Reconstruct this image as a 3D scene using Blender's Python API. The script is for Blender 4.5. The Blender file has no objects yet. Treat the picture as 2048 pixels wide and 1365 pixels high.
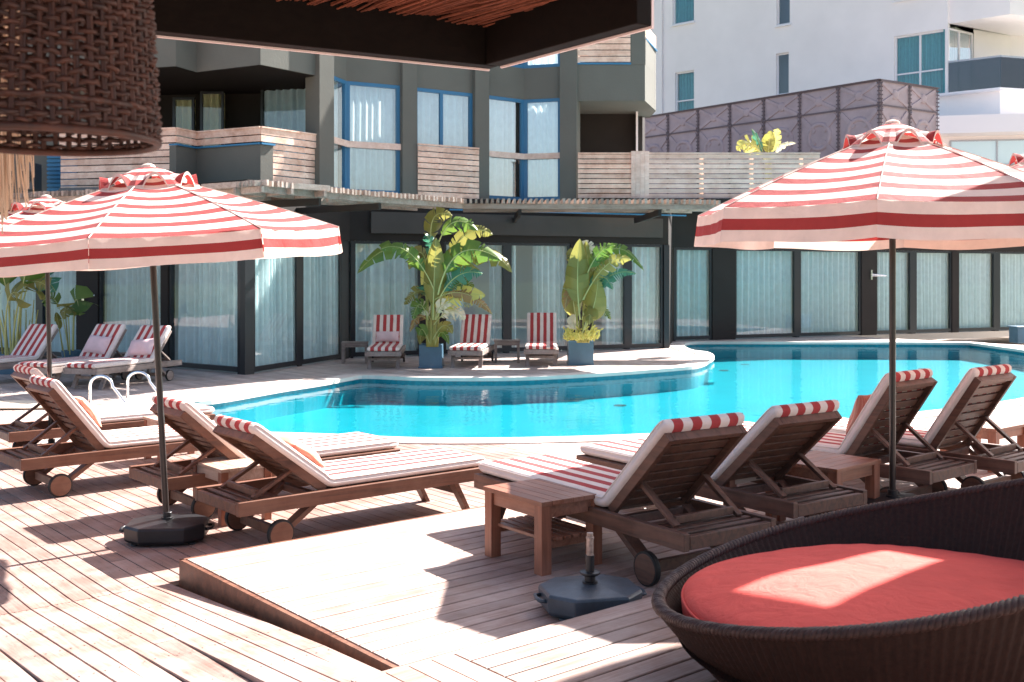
import bpy, bmesh, math, random
from mathutils import Vector, Matrix
rnd = random.Random(11)
PI = math.pi
F = 2150.0; CX = 1024.0; HY = 550.0; HC = 1.75
SC = bpy.context.scene
COL = SC.collection
UA = math.atan2(.64, .77)
U = Vector((math.cos(UA), math.sin(UA))); V = Vector((-math.sin(UA), math.cos(UA)))

def G(x, y, z=0.0):
    k = (HC - z) / (y - HY)
    return Vector(((x - CX) * k, F * k))
def W(x, d):
    return Vector(((x - CX) * d / F, d))
def ZY(y, d):
    return HC - (y - HY) * d / F
def P3(x, y, d):
    return Vector(((x - CX) * d / F, d, ZY(y, d)))

# ------------------------------------------------------------------ materials
def newmat(name):
    m = bpy.data.materials.new(name); m.use_nodes = True
    nt = m.node_tree
    return m, nt, nt.nodes['Principled BSDF'], nt.nodes['Material Output']
def nd(nt, typ, ins=None, **kw):
    n = nt.nodes.new(typ)
    for k, v in kw.items(): setattr(n, k, v)
    for k, v in (ins or {}).items():
        s = n.inputs[k]
        if hasattr(v, 'links'): nt.links.new(v, s)
        else: s.default_value = v
    return n
def c4(c): return (c[0], c[1], c[2], 1.0)
def mixc(nt, fac, a, b, mode='MIX'):
    n = nt.nodes.new('ShaderNodeMix'); n.data_type = 'RGBA'; n.blend_type = mode
    for s, v in ((n.inputs[0], fac), (n.inputs[6], a), (n.inputs[7], b)):
        if hasattr(v, 'links'): nt.links.new(v, s)
        else: s.default_value = v if not isinstance(v, tuple) or len(v) == 4 else c4(v)
    return n.outputs[2]
def math_(nt, op, a, b=0.0, clamp=False):
    n = nt.nodes.new('ShaderNodeMath'); n.operation = op; n.use_clamp = clamp
    for s, v in ((n.inputs[0], a), (n.inputs[1], b)):
        if hasattr(v, 'links'): nt.links.new(v, s)
        else: s.default_value = v
    return n.outputs[0]
def ocoord(nt, scale=(1, 1, 1)):
    tc = nd(nt, 'ShaderNodeTexCoord')
    mp = nd(nt, 'ShaderNodeMapping', {'Vector': tc.outputs['Object'], 'Scale': scale})
    return mp.outputs[0], tc
def noise(nt, vec, scale, detail=4, rough=.55, dist=0):
    return nd(nt, 'ShaderNodeTexNoise', {'Vector': vec, 'Scale': scale, 'Detail': detail, 'Roughness': rough, 'Distortion': dist}).outputs[0]
def ramp(nt, fac, stops):
    r = nd(nt, 'ShaderNodeValToRGB', {'Fac': fac})
    el = r.color_ramp.elements
    while len(el) < len(stops): el.new(.5)
    for e, (p, c) in zip(el, stops):
        e.position = p; e.color = c4(c) if len(c) == 3 else c
    return r.outputs[0]
def bump(nt, h, strength=.3, dist=.01):
    return nd(nt, 'ShaderNodeBump', {'Height': h, 'Strength': strength, 'Distance': dist}).outputs[0]

def wood(name, ca, cb, cw=None, axis=0, rough=.55, spec=.5, weather=.35, vary=.35, bstr=.25, grain=26, con=.2):
    m, nt, b, o = newmat(name)
    s = [grain] * 3; s[axis] = 1.6 * (grain / 26) ** .5
    v, tc = ocoord(nt, tuple(s))
    isl = nd(nt, 'ShaderNodeNewGeometry').outputs['Random Per Island']
    off = nd(nt, 'ShaderNodeVectorMath', {0: v, 1: (0, 0, 0)}, operation='ADD')
    sc = nd(nt, 'ShaderNodeVectorMath', {0: (17.3, 41.7, 29.1)}, operation='SCALE'); nt.links.new(isl, sc.inputs['Scale'])
    nt.links.new(sc.outputs[0], off.inputs[1])
    g = noise(nt, off.outputs[0], 1.0, 6, .6, .8)
    col = mixc(nt, ramp(nt, g, [(.5 - con, (0, 0, 0)), (.5 + con, (1, 1, 1))]), ca, cb)
    if cw:
        w = noise(nt, tc.outputs['Object'], 3.3, 5, .65)
        wf = math_(nt, 'MULTIPLY', ramp(nt, w, [(.42, (0, 0, 0)), (.68, (1, 1, 1))]), weather)
        col = mixc(nt, wf, col, cw)
    br = math_(nt, 'ADD', math_(nt, 'MULTIPLY', isl, vary), 1 - vary / 2)
    hs = nd(nt, 'ShaderNodeHueSaturation', {'Color': col, 'Value': br})
    nt.links.new(hs.outputs[0], b.inputs['Base Color'])
    b.inputs['Specular IOR Level'].default_value = spec
    rr = math_(nt, 'ADD', math_(nt, 'MULTIPLY', g, .25), rough - .12)
    nt.links.new(rr, b.inputs['Roughness'])
    nt.links.new(bump(nt, g, bstr, .004), b.inputs['Normal'])
    return m
def plain(name, c, rough=.5, spec=.5, metal=0, nscale=None, nvar=.12, bstr=0, bscale=60, coat=0):
    m, nt, b, o = newmat(name)
    b.inputs['Roughness'].default_value = rough
    b.inputs['Specular IOR Level'].default_value = spec
    b.inputs['Metallic'].default_value = metal
    b.inputs['Coat Weight'].default_value = coat
    tc = nd(nt, 'ShaderNodeTexCoord')
    if nscale:
        n = noise(nt, tc.outputs['Object'], nscale, 6, .6)
        lo = tuple(x * (1 - nvar) for x in c); hi = tuple(min(1, x * (1 + nvar)) for x in c)
        nt.links.new(ramp(nt, n, [(.3, lo), (.7, hi)]), b.inputs['Base Color'])
    else: b.inputs['Base Color'].default_value = c4(c)
    if bstr:
        n2 = noise(nt, tc.outputs['Object'], bscale, 5, .6)
        nt.links.new(bump(nt, n2, bstr, .01), b.inputs['Normal'])
    return m
def fabric(name, c, transl=0., rough=.8, spec=.3, stripe=None, c2=None, weave=900):
    m, nt, b, o = newmat(name)
    tc = nd(nt, 'ShaderNodeTexCoord')
    n = noise(nt, tc.outputs['Object'], 7, 5, .6)
    if stripe:
        sx = nd(nt, 'ShaderNodeSeparateXYZ', {0: tc.outputs['Object']})
        per, ph = stripe
        wob = math_(nt, 'MULTIPLY', math_(nt, 'SUBTRACT', n, .5), .012)
        f = math_(nt, 'FRACT', math_(nt, 'DIVIDE', math_(nt, 'ADD', math_(nt, 'ADD', sx.outputs[1], ph + per * 10), wob), per))
        s = math_(nt, 'LESS_THAN', f, .5)
        col = mixc(nt, s, c2, c)
    else:
        col = c4(c)
    col = mixc(nt, ramp(nt, n, [(.3, (.86, .86, .86)), (.7, (1, 1, 1))]), (0, 0, 0), col)
    nt.links.new(col, b.inputs['Base Color'])
    b.inputs['Roughness'].default_value = rough
    b.inputs['Specular IOR Level'].default_value = spec
    b.inputs['Sheen Weight'].default_value = .06
    n2 = noise(nt, tc.outputs['Object'], 8, 5, .55, .6)
    n3 = noise(nt, tc.outputs['Object'], weave, 2, .5)
    h = math_(nt, 'ADD', n2, math_(nt, 'MULTIPLY', n3, .06))
    bn = bump(nt, h, .5, .02); nt.links.new(bn, b.inputs['Normal'])
    if transl:
        t = nd(nt, 'ShaderNodeBsdfTranslucent', {'Color': col, 'Normal': bn})
        mx = nd(nt, 'ShaderNodeMixShader', {0: transl, 1: b.outputs[0], 2: t.outputs[0]})
        nt.links.new(mx.outputs[0], o.inputs[0])
    return m
def schlick(nt):
    g = nd(nt, 'ShaderNodeNewGeometry')
    d = nd(nt, 'ShaderNodeVectorMath', {0: g.outputs['Incoming'], 1: g.outputs['Normal']}, operation='DOT_PRODUCT')
    c = math_(nt, 'ABSOLUTE', d.outputs['Value'])
    return math_(nt, 'ADD', math_(nt, 'MULTIPLY', math_(nt, 'POWER', math_(nt, 'SUBTRACT', 1.0, c, True), 5.0), .96), .04)
def glass(name, tint, refl=.12, boost=1.0):
    m, nt, b, o = newmat(name); nt.nodes.remove(b)
    t = nd(nt, 'ShaderNodeBsdfTransparent', {'Color': c4(tint)})
    tc = nd(nt, 'ShaderNodeTexCoord')
    n = noise(nt, tc.outputs['Object'], 1.3, 2, .4)
    g = nd(nt, 'ShaderNodeBsdfGlossy', {'Color': (1, 1, 1, 1), 'Roughness': .015, 'Normal': bump(nt, n, .04, .02)})
    f = math_(nt, 'ADD', math_(nt, 'MULTIPLY', schlick(nt), boost), refl, True)
    mx = nd(nt, 'ShaderNodeMixShader', {0: f, 1: t.outputs[0], 2: g.outputs[0]})
    nt.links.new(mx.outputs[0], o.inputs[0])
    return m
def leafmat(name, ca, cb, transl=.4):
    m, nt, b, o = newmat(name)
    tc = nd(nt, 'ShaderNodeTexCoord')
    isl = nd(nt, 'ShaderNodeNewGeometry').outputs['Random Per Island']
    n = noise(nt, tc.outputs['Object'], 5, 4, .6)
    f = math_(nt, 'ADD', math_(nt, 'MULTIPLY', isl, .5), math_(nt, 'MULTIPLY', n, .5))
    col = mixc(nt, f, ca, cb)
    nt.links.new(col, b.inputs['Base Color'])
    b.inputs['Roughness'].default_value = .38
    t = nd(nt, 'ShaderNodeBsdfTranslucent', {'Color': col})
    mx = nd(nt, 'ShaderNodeMixShader', {0: transl, 1: b.outputs[0], 2: t.outputs[0]})
    nt.links.new(mx.outputs[0], o.inputs[0])
    return m

M = {}
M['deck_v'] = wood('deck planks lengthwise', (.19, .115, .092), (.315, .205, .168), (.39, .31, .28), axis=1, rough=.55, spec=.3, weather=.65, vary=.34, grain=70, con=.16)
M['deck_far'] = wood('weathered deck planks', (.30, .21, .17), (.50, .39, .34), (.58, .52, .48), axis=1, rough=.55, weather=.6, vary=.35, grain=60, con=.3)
M['deck_u'] = wood('platform planks', (.235, .142, .112), (.40, .285, .235), (.50, .41, .37), axis=0, rough=.55, spec=.35, weather=.6, vary=.3, grain=80, con=.18)
M['teak'] = wood('lounger teak', (.055, .019, .010), (.19, .072, .038), (.24, .125, .08), axis=0, rough=.5, weather=.5, vary=.35)
M['teak_old'] = wood('dark weathered teak', (.032, .014, .009), (.145, .062, .038), (.17, .095, .068), axis=0, rough=.55, weather=.5, vary=.35)
M['teak_grey'] = wood('greyed teak', (.13, .095, .08), (.28, .22, .19), (.36, .31, .28), axis=0, rough=.6, weather=.5, vary=.3)
M['table'] = wood('red brown table wood', (.16, .055, .03), (.34, .14, .08), (.5, .33, .25), axis=0, rough=.42, weather=.3, vary=.25)
M['table_leg'] = wood('red brown table leg wood', (.18, .06, .033), (.36, .135, .075), (.4, .2, .14), axis=2, rough=.45, weather=.3, vary=.25)
M['table_pale'] = wood('pale sun bleached table wood', (.36, .22, .15), (.55, .38, .29), (.6, .47, .4), axis=0, rough=.42, weather=.5, vary=.25)
M['pine'] = wood('pink pine slats', (.78, .50, .37), (.95, .74, .60), (.45, .20, .11), axis=0, rough=.6, weather=.55, vary=.3)
M['pine_pale'] = wood('pale pine boards', (.70, .52, .43), (.85, .68, .58), (.45, .24, .15), axis=0, rough=.6, weather=.45, vary=.25)
M['pergola'] = wood('grey brown pergola lath', (.22, .155, .12), (.42, .32, .26), (.5, .42, .37), axis=0, rough=.7, weather=.5, vary=.6)
M['roofbeam'] = wood('dark roof beam', (.006, .004, .0035), (.011, .008, .0065), axis=0, rough=.7, spec=.1, weather=0, vary=.1)
M['strip_sunlit'] = plain('pale pink sunlit strip', (.80, .66, .63), .5, .4)  # pale tint paints in sunlight along the beam's outer edge
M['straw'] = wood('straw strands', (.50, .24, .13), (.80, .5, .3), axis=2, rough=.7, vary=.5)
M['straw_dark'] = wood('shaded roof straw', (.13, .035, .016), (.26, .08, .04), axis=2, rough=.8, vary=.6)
M['straw_pale'] = wood('pale loose straw', (.50, .34, .22), (.8, .62, .46), axis=2, rough=.7, vary=.4)
M['rattan'] = wood('brown rattan', (.018, .006, .0035), (.075, .022, .010), axis=2, rough=.6, vary=.3)
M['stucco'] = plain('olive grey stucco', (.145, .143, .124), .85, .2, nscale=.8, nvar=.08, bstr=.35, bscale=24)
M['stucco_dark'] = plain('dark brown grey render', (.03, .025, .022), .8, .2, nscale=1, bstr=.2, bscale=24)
M['fascia'] = plain('grey brown fascia', (.06, .052, .045), .6, .3, nscale=1.2)
M['soffit'] = plain('grey soffit', (.22, .2, .19), .85, .1)
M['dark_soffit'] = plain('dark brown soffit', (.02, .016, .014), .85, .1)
M['interior'] = plain('interior plaster', (.62, .61, .59), .9, .1)
M['black_frame'] = plain('black aluminium frame', (.012, .014, .018), .35, .5)
M['blue_frame'] = plain('blue painted frame', (.035, .16, .30), .4, .5)
M['blue_metal'] = plain('blue painted metal', (.03, .19, .36), .4, .5)
M['glass'] = glass('door glass', (.92, 1.0, 1.0), .03)
M['glass_up'] = glass('upper window glass', (.85, .98, 1.0), .30)
M['glass_dark'] = glass('narrow window glass', (.5, .6, .65), .04)
M['glass_rail'] = glass('smoked railing glass', (.16, .15, .17), .05)
M['white_wall'] = plain('white painted render', (.93, .86, .83), .85, .2, nscale=.5, nvar=.04, bstr=.15, bscale=18)
M['white_trim'] = plain('white painted trim', (.86, .82, .82), .5, .4)
M['grey_trim'] = plain('pale grey metal trim', (.42, .44, .48), .4, .5)
M['teal_curtain'] = fabric('teal curtain', (.12, .42, .46), .25, .9)
M['curtain'] = fabric('pale blue grey sheer curtain', (.86, .95, .95), .3, .9)
def sheer(m, amt):
    nt = m.node_tree; o = nt.nodes['Material Output']; src = o.inputs[0].links[0].from_socket
    lw = nd(nt, 'ShaderNodeLayerWeight', {'Blend': .5})
    t = nd(nt, 'ShaderNodeBsdfTransparent')
    f = math_(nt, 'MULTIPLY', math_(nt, 'POWER', math_(nt, 'SUBTRACT', 1.0, lw.outputs['Facing']), 1.5), amt)
    mx = nd(nt, 'ShaderNodeMixShader', {0: f, 1: src, 2: t.outputs[0]}); nt.links.new(mx.outputs[0], o.inputs[0])
sheer(M['curtain'], .22)
M['curtain_up'] = fabric('white window curtain', (.90, .95, .95), .3, .9)
M['curtain_y'] = fabric('cream curtain', (.72, .66, .38), .3, .9)
M['curtain_b'] = fabric('light blue curtain', (.72, .86, .92), .3, .9)
M['tank'] = plain('brown painted steel', (.42, .32, .335), .5, .4, nscale=1.5, nvar=.15)
M['tank_edge'] = plain('brown steel flange', (.14, .10, .11), .5, .4)
M['coping'] = plain('cream stone coping', (.62, .54, .48), .6, .4, nscale=2.2, nvar=.12, bstr=.1, bscale=40)
M['steel'] = plain('polished steel', (.75, .77, .78), .12, .5, metal=1)
M['pole'] = plain('dark bronze pole', (.014, .010, .009), .3, .6, nscale=30, nvar=.3)
M['base'] = plain('black plastic base', (.010, .010, .012), .42, .5, nscale=9, nvar=.35, bstr=.1, bscale=90)
M['base_blue'] = plain('faded blue grey plastic base', (.05, .064, .08), .42, .5, nscale=7, nvar=.35, bstr=.12, bscale=80)
M['rust'] = plain('rusty tube', (.36, .27, .22), .55, .5, metal=.3, nscale=40, nvar=.5)
M['rubber'] = plain('black rubber', (.015, .014, .014), .6, .4)
M['planter'] = plain('blue grey planter', (.055, .13, .19), .4, .5, nscale=3, nvar=.15)
M['soil'] = plain('potting soil', (.04, .03, .02), .9, .2, nscale=30, nvar=.4)
M['ac'] = plain('grey unit casing', (.12, .12, .12), .5, .4)
M['wicker'] = plain('dark brown wicker', (.030, .013, .009), .55, .22, nscale=60, nvar=.4, bstr=.5, bscale=260)
M['wicker_rim'] = plain('brown wicker braid', (.05, .025, .02), .5, .3, nscale=50, nvar=.4, bstr=.4, bscale=200)
M['red_cushion'] = fabric('coral red cushion', (.80, .125, .10), 0, .85, .15)
M['red_cushion'].node_tree.nodes['Principled BSDF'].inputs['Sheen Weight'].default_value = 0
for _n in M['red_cushion'].node_tree.nodes:
    if _n.type == 'BUMP': _n.inputs['Distance'].default_value = .05
RED = (.43, .06, .058); CREAM = (.80, .68, .60)
M['mattress'] = fabric('red and white striped mattress', CREAM, 0, .85, .1, stripe=(.1333, .0333), c2=RED)
M['mattress_side'] = fabric('cream mattress side', (.76, .66, .60), 0, .7, .4)
M['canopy_white'] = fabric('cream canopy cloth', (.84, .69, .60), .32, .8, .2)
M['canopy_red'] = fabric('red canopy cloth', (.37, .048, .044), .26, .8, .2)
M['pillow_pink'] = fabric('pale pink pillow', (.72, .52, .52), 0, .85, .2)
M['pillow_terra'] = fabric('terracotta pillow', (.55, .22, .16), 0, .85, .2, stripe=(.02, 0), c2=(.62, .34, .26))
M['leaf'] = leafmat('green banana leaf', (.05, .14, .022), (.20, .28, .045), .4)
M['leaf_olive'] = leafmat('olive banana leaf', (.17, .175, .035), (.38, .34, .09), .45)
M['leaf_yellow'] = leafmat('yellow banana leaf', (.55, .50, .10), (.80, .74, .22), .4)  # own yellow, also painting in a sun patch on the first plant
M['leaf_brown'] = leafmat('browned dry leaf', (.22, .12, .04), (.45, .3, .12), .3)
M['leaf_pale'] = leafmat('pale dry leaf', (.70, .62, .40), (.85, .80, .62), .3)  # pale tone, on the first plant painting in sunlit lower leaves
M['leaf_blue'] = leafmat('blue green leaf', (.03, .16, .10), (.10, .30, .18), .35)
M['stalk'] = leafmat('yellow green stalk', (.22, .24, .05), (.45, .38, .10), .1)
M['rib'] = plain('pale leaf rib', (.5, .5, .2), .5, .3)
M['beige_mat'] = fabric('beige mat', (.72, .60, .46), 0, .9, .1)

def water_mat():
    m, nt, b, o = newmat('pool water'); nt.nodes.remove(b)
    tc = nd(nt, 'ShaderNodeTexCoord')
    mp = nd(nt, 'ShaderNodeMapping', {'Vector': tc.outputs['Object'], 'Scale': (1, 1.0, 1)})
    n1 = noise(nt, mp.outputs[0], 2.2, 3, .5, .3); n2 = noise(nt, mp.outputs[0], 9, 2, .5)
    h = math_(nt, 'ADD', n1, math_(nt, 'MULTIPLY', n2, .22))
    bn = bump(nt, h, .16, .05)
    t = nd(nt, 'ShaderNodeBsdfTransparent', {'Color': (.72, .98, 1.0, 1)})
    g = nd(nt, 'ShaderNodeBsdfGlossy', {'Color': (1, 1, 1, 1), 'Roughness': .02, 'Normal': bn})
    f = math_(nt, 'MULTIPLY', schlick(nt), .5)
    mx = nd(nt, 'ShaderNodeMixShader', {0: f, 1: t.outputs[0], 2: g.outputs[0]})
    nt.links.new(mx.outputs[0], o.inputs[0])
    return m
M['water'] = water_mat()
def tile_mat():
    m, nt, b, o = newmat('turquoise pool tile')
    tc = nd(nt, 'ShaderNodeTexCoord')
    n = noise(nt, tc.outputs['Object'], 1.1, 4, .6)
    vo = nd(nt, 'ShaderNodeTexVoronoi', {'Vector': tc.outputs['Object'], 'Scale': 2.4}, feature='DISTANCE_TO_EDGE').outputs[0]
    col = ramp(nt, n, [(.3, (.003, .235, .285)), (.7, (.004, .285, .34))])
    col = mixc(nt, .0, col, (.4, .8, .85))
    nt.links.new(col, b.inputs['Base Color'])
    b.inputs['Roughness'].default_value = .3
    return m
M['tile'] = tile_mat()

# ------------------------------------------------------------------ mesh builder
class MB:
    def __init__(s): s.v = []; s.f = []; s.m = []
    def add(s, vs, fs, mi=0):
        o = len(s.v); s.v += [Vector(p) for p in vs]
        for f in fs: s.f.append([i + o for i in f]); s.m.append(mi)
    def box(s, c, d, R=None, mi=0):
        x, y, z = d[0] / 2, d[1] / 2, d[2] / 2; c = Vector(c)
        vs = [Vector(p) for p in ((-x, -y, -z), (x, -y, -z), (x, y, -z), (-x, y, -z), (-x, -y, z), (x, -y, z), (x, y, z), (-x, y, z))]
        if R is not None: vs = [R @ p for p in vs]
        s.add([p + c for p in vs], [(0, 3, 2, 1), (4, 5, 6, 7), (0, 1, 5, 4), (1, 2, 6, 5), (2, 3, 7, 6), (3, 0, 4, 7)], mi)
    def bar(s, a, b, w, h, up=(0, 0, 1), mi=0):
        a = Vector(a); b = Vector(b); d = (b - a); L = d.length; d.normalize()
        side = d.cross(Vector(up))
        if side.length < 1e-5: side = d.cross(Vector((1, 0, 0)))
        side.normalize(); u = side.cross(d)
        R = Matrix((d, side, u)).transposed()
        s.box((a + b) / 2, (L, w, h), R, mi)
    def tube(s, pts, r, n=8, caps=True, mi=0):
        pts = [Vector(p) for p in pts]; k = len(pts); o = len(s.v)
        rr = r if isinstance(r, (list, tuple)) else [r] * k
        ref = None
        for i, p in enumerate(pts):
            t = (pts[min(i + 1, k - 1)] - pts[max(i - 1, 0)])
            if t.length < 1e-9: t = Vector((0, 0, 1))
            t.normalize()
            if ref is None:
                ref = t.cross(Vector((0, 0, 1)))
                if ref.length < .05: ref = t.cross(Vector((1, 0, 0)))
            ref = ref - t * ref.dot(t); ref.normalize(); q = t.cross(ref)
            for j in range(n):
                a = 2 * PI * j / n
                s.v.append(p + (ref * math.cos(a) + q * math.sin(a)) * rr[i])
        for i in range(k - 1):
            for j in range(n):
                a = o + i * n + j; b = o + i * n + (j + 1) % n
                s.f.append([a, b, b + n, a + n]); s.m.append(mi)
        if caps:
            s.f.append([o + j for j in range(n)][::-1]); s.m.append(mi)
            s.f.append([o + (k - 1) * n + j for j in range(n)]); s.m.append(mi)
    def lathe(s, prof, c=(0, 0, 0), n=32, R=None, mi=0):
        o = len(s.v); c = Vector(c)
        for r, z in prof:
            for j in range(n):
                a = 2 * PI * j / n; p = Vector((r * math.cos(a), r * math.sin(a), z))
                if R is not None: p = R @ p
                s.v.append(p + c)
        for i in range(len(prof) - 1):
            for j in range(n):
                a = o + i * n + j; b = o + i * n + (j + 1) % n
                s.f.append([a, b, b + n, a + n]); s.m.append(mi)
        s.f.append([o + j for j in range(n)][::-1]); s.m.append(mi)
        s.f.append([o + (len(prof) - 1) * n + j for j in range(n)]); s.m.append(mi)
    def prism(s, poly, z0, z1, mi=0):
        n = len(poly)
        vs = [(p[0], p[1], z0) for p in poly] + [(p[0], p[1], z1) for p in poly]
        fs = [tuple(range(n))[::-1], tuple(range(n, 2 * n))] + [(i, (i + 1) % n, n + (i + 1) % n, n + i) for i in range(n)]
        s.add(vs, fs, mi)
    def seg(s, P, Q, z0, z1, th, off=0.0, mi=0):
        # upright slab along PQ; front face `off` towards the camera from the line, going back by th
        P = Vector(P); Q = Vector(Q); d = (Q - P).normalized(); nrm = Vector((d.y, -d.x))
        if nrm.y > 0: nrm = -nrm
        a = P + nrm * off; b = Q + nrm * off
        s.prism([a, b, b - nrm * th, a - nrm * th], z0, z1, mi)
    def build(s, name, mats, parent=None, world=False, smooth=False, bevel=0, autos=None, loc=None):
        if world and parent is not None:
            o = Vector((0, 0, 0)); p = parent
            while p is not None: o += p.location; p = p.parent
            vv = [p - o for p in s.v]
        else: vv = s.v
        if world and parent is None and loc is not None:
            vv = [p - Vector(loc) for p in s.v]
        me = bpy.data.meshes.new(name); me.from_pydata([tuple(p) for p in vv], [], s.f)
        if not isinstance(mats, (list, tuple)): mats = [mats]
        for m in mats: me.materials.append(m)
        me.polygons.foreach_set('material_index', s.m)
        bm = bmesh.new(); bm.from_mesh(me); bmesh.ops.recalc_face_normals(bm, faces=bm.faces); bm.to_mesh(me); bm.free()
        if smooth: me.polygons.foreach_set('use_smooth', [True] * len(me.polygons))
        me.update()
        ob = bpy.data.objects.new(name, me); COL.objects.link(ob)
        if parent is not None: ob.parent = parent
        elif loc is not None: ob.location = loc
        if autos is not None:
            try: me.set_sharp_from_angle(angle=math.radians(autos))
            except Exception: pass
        if bevel:
            bv = ob.modifiers.new('bevel', 'BEVEL'); bv.width = bevel; bv.segments = 2; bv.limit_method = 'ANGLE'
            bv.angle_limit = math.radians(40); bv.harden_normals = False
        return ob

def empty(name, loc, rz=0.0, label=None, cat=None, group=None):
    o = bpy.data.objects.new(name, None); COL.objects.link(o)
    o.location = loc; o.rotation_euler = (0, 0, rz)
    if label: tag(o, label, cat, group)
    return o
def tag(o, label, cat, group=None):
    o['label'] = label; o['category'] = cat
    if group: o['group'] = group
    return o
def struct(o, kind='structure'): o['kind'] = kind; return o
CH = {}
def copy_tree(o, parent=None):
    c = o.copy(); COL.objects.link(c)
    if parent is not None: c.parent = parent
    for ch in [x for x in o.children]: copy_tree(ch, c)
    return c
def catmull(pts, n=6, closed=True):
    out = []; k = len(pts)
    for i in range(k):
        p0, p1, p2, p3 = pts[(i - 1) % k], pts[i], pts[(i + 1) % k], pts[(i + 2) % k]
        for j in range(n):
            t = j / n
            out.append(.5 * ((2 * p1) + (p2 - p0) * t + (2 * p0 - 5 * p1 + 4 * p2 - p3) * t * t + (3 * p1 - p0 - 3 * p2 + p3) * t ** 3))
    return out
def bez(a, b, c, n):
    return [a * (1 - t) ** 2 + b * 2 * t * (1 - t) + c * t * t for t in [i / n for i in range(n + 1)]]

# ------------------------------------------------------------------ pool outline
pool_pts = [Vector(p) for p in [(-4.5, 12.5), (-3.5, 12.05)]] + [G(640, 870), G(900, 879), G(1276, 871), G(1650, 846), G(2000, 806)] + \
    [Vector(p) for p in [(7.9, 16.0), (9.8, 18.3), (11.2, 21.3), (11.75, 24.4), (11.75, 26.0), (11.7, 27.3)]] + \
    [Vector((11.5, 27.55)), W(1800, 27.7), W(1600, 27.75), W(1450, 27.8), W(1385, 27.6), W(1368, 26.6)] + \
    [G(1385, 701), G(1414, 705), G(1428, 712), G(1424, 720), G(1399, 732), G(1348, 738), G(1197, 749), G(1026, 757), G(841, 757), G(735, 753), G(700, 757), G(650, 766), G(560, 780), G(424, 803)] + \
    [Vector(p) for p in [(-4.8, 14.45), (-5.25, 13.9), (-5.15, 13.1)]]
POOL = catmull(pool_pts, 5)
def offset_poly(poly, d):
    n = len(poly); out = []
    area = sum(poly[i].x * poly[(i + 1) % n].y - poly[(i + 1) % n].x * poly[i].y for i in range(n))
    sg = 1 if area > 0 else -1
    for i in range(n):
        t = (poly[(i + 1) % n] - poly[i - 1]).normalized()
        out.append(poly[i] + Vector((t.y, -t.x)) * sg * d)
    return out
def cuts(poly_ts, t):
    xs = []; n = len(poly_ts)
    for i in range(n):
        a, b = poly_ts[i], poly_ts[(i + 1) % n]
        if (a[0] - t) * (b[0] - t) < 0:
            xs.append(a[1] + (b[1] - a[1]) * (t - a[0]) / (b[0] - a[0]))
    return sorted(xs)
def ts(p): return (p.dot(U), p.dot(V))

S_EDGE = 5.93; S_NEAR = 3.50; T_LEFT = 2.46; Z_PL = .13; Z_ND = .23
def zdeck(s):
    return 0.0 if s > S_EDGE else min(.062 * (S_EDGE - s), .2)

# main deck: planks run along V (local Y)
cut_poly = [ts(p) for p in offset_poly(POOL, .2)]
mb_near = MB(); mb_far = MB()
pitch = .107; wdt = .1005
i0 = int(-16 / pitch); i1 = int(27 / pitch)
for i in range(i0, i1):
    t = i * pitch
    s_lo = -1.5 if t < T_LEFT - .02 else S_EDGE + .02
    s_hi = 36.0
    xs = cuts(cut_poly, t)
    xs = [x for x in xs if s_lo < x < s_hi]
    ints = []
    cur = s_lo; inside = False
    for x in xs:
        if not inside: ints.append((cur, x))
        else: cur = x
        inside = not inside
    if not inside: ints.append((cur, s_hi))
    for a, b in ints:
        # butt joints
        brk = [a]; x = a + rnd.uniform(1.2, 3.6)
        x = math.ceil(x / .6) * .6
        while x < b - .4: brk.append(x); x += rnd.choice((2.4, 3.0, 3.6))
        if a < S_EDGE < b: brk.append(S_EDGE)
        brk.append(b); brk = sorted(set(brk))
        for p, q in zip(brk, brk[1:]):
            if q - p < .03: continue
            mid = (p + q) / 2
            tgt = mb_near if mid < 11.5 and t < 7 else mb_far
            e = .0015 * rnd.random()
            zs = [(p + .002, zdeck(p) + e), (q - .002, zdeck(q) + e)]
            vs = []
            for ss, z in zs:
                for tt, dz in ((t - wdt / 2, -.025), (t + wdt / 2, -.025), (t + wdt / 2, -.002), (t + wdt / 2 - .002, 0), (t - wdt / 2 + .002, 0), (t - wdt / 2, -.002)):
                    vs.append((tt, ss, z + dz))
            fs = [(j, (j + 1) % 6, 6 + (j + 1) % 6, 6 + j) for j in range(6)] + [(5, 4, 3, 2, 1, 0), (6, 7, 8, 9, 10, 11)]
            tgt.add(vs, fs)
for i in range(int(-6 / pitch), int(3 / pitch)):
    t = i * pitch
    for k in range(8, 26):
        ss = k * .6 * .75 + .07
        if t > T_LEFT - .05 and ss < S_EDGE + .05: continue
        if cuts(cut_poly, t) and min(cuts(cut_poly, t)) < ss: continue
        for q in (-1, 1):
            z = zdeck(ss) + .0022; c = (t + q * .03, ss)
            mb_near.add([(c[0] + .0042 * math.cos(a * PI / 3), c[1] + .0042 * math.sin(a * PI / 3), z) for a in range(6)], [(0, 1, 2, 3, 4, 5)], 1)
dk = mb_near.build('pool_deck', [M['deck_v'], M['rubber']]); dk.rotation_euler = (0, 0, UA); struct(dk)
dk = mb_far.build('far_pool_deck', M['deck_far']); dk.rotation_euler = (0, 0, UA); struct(dk)

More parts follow.
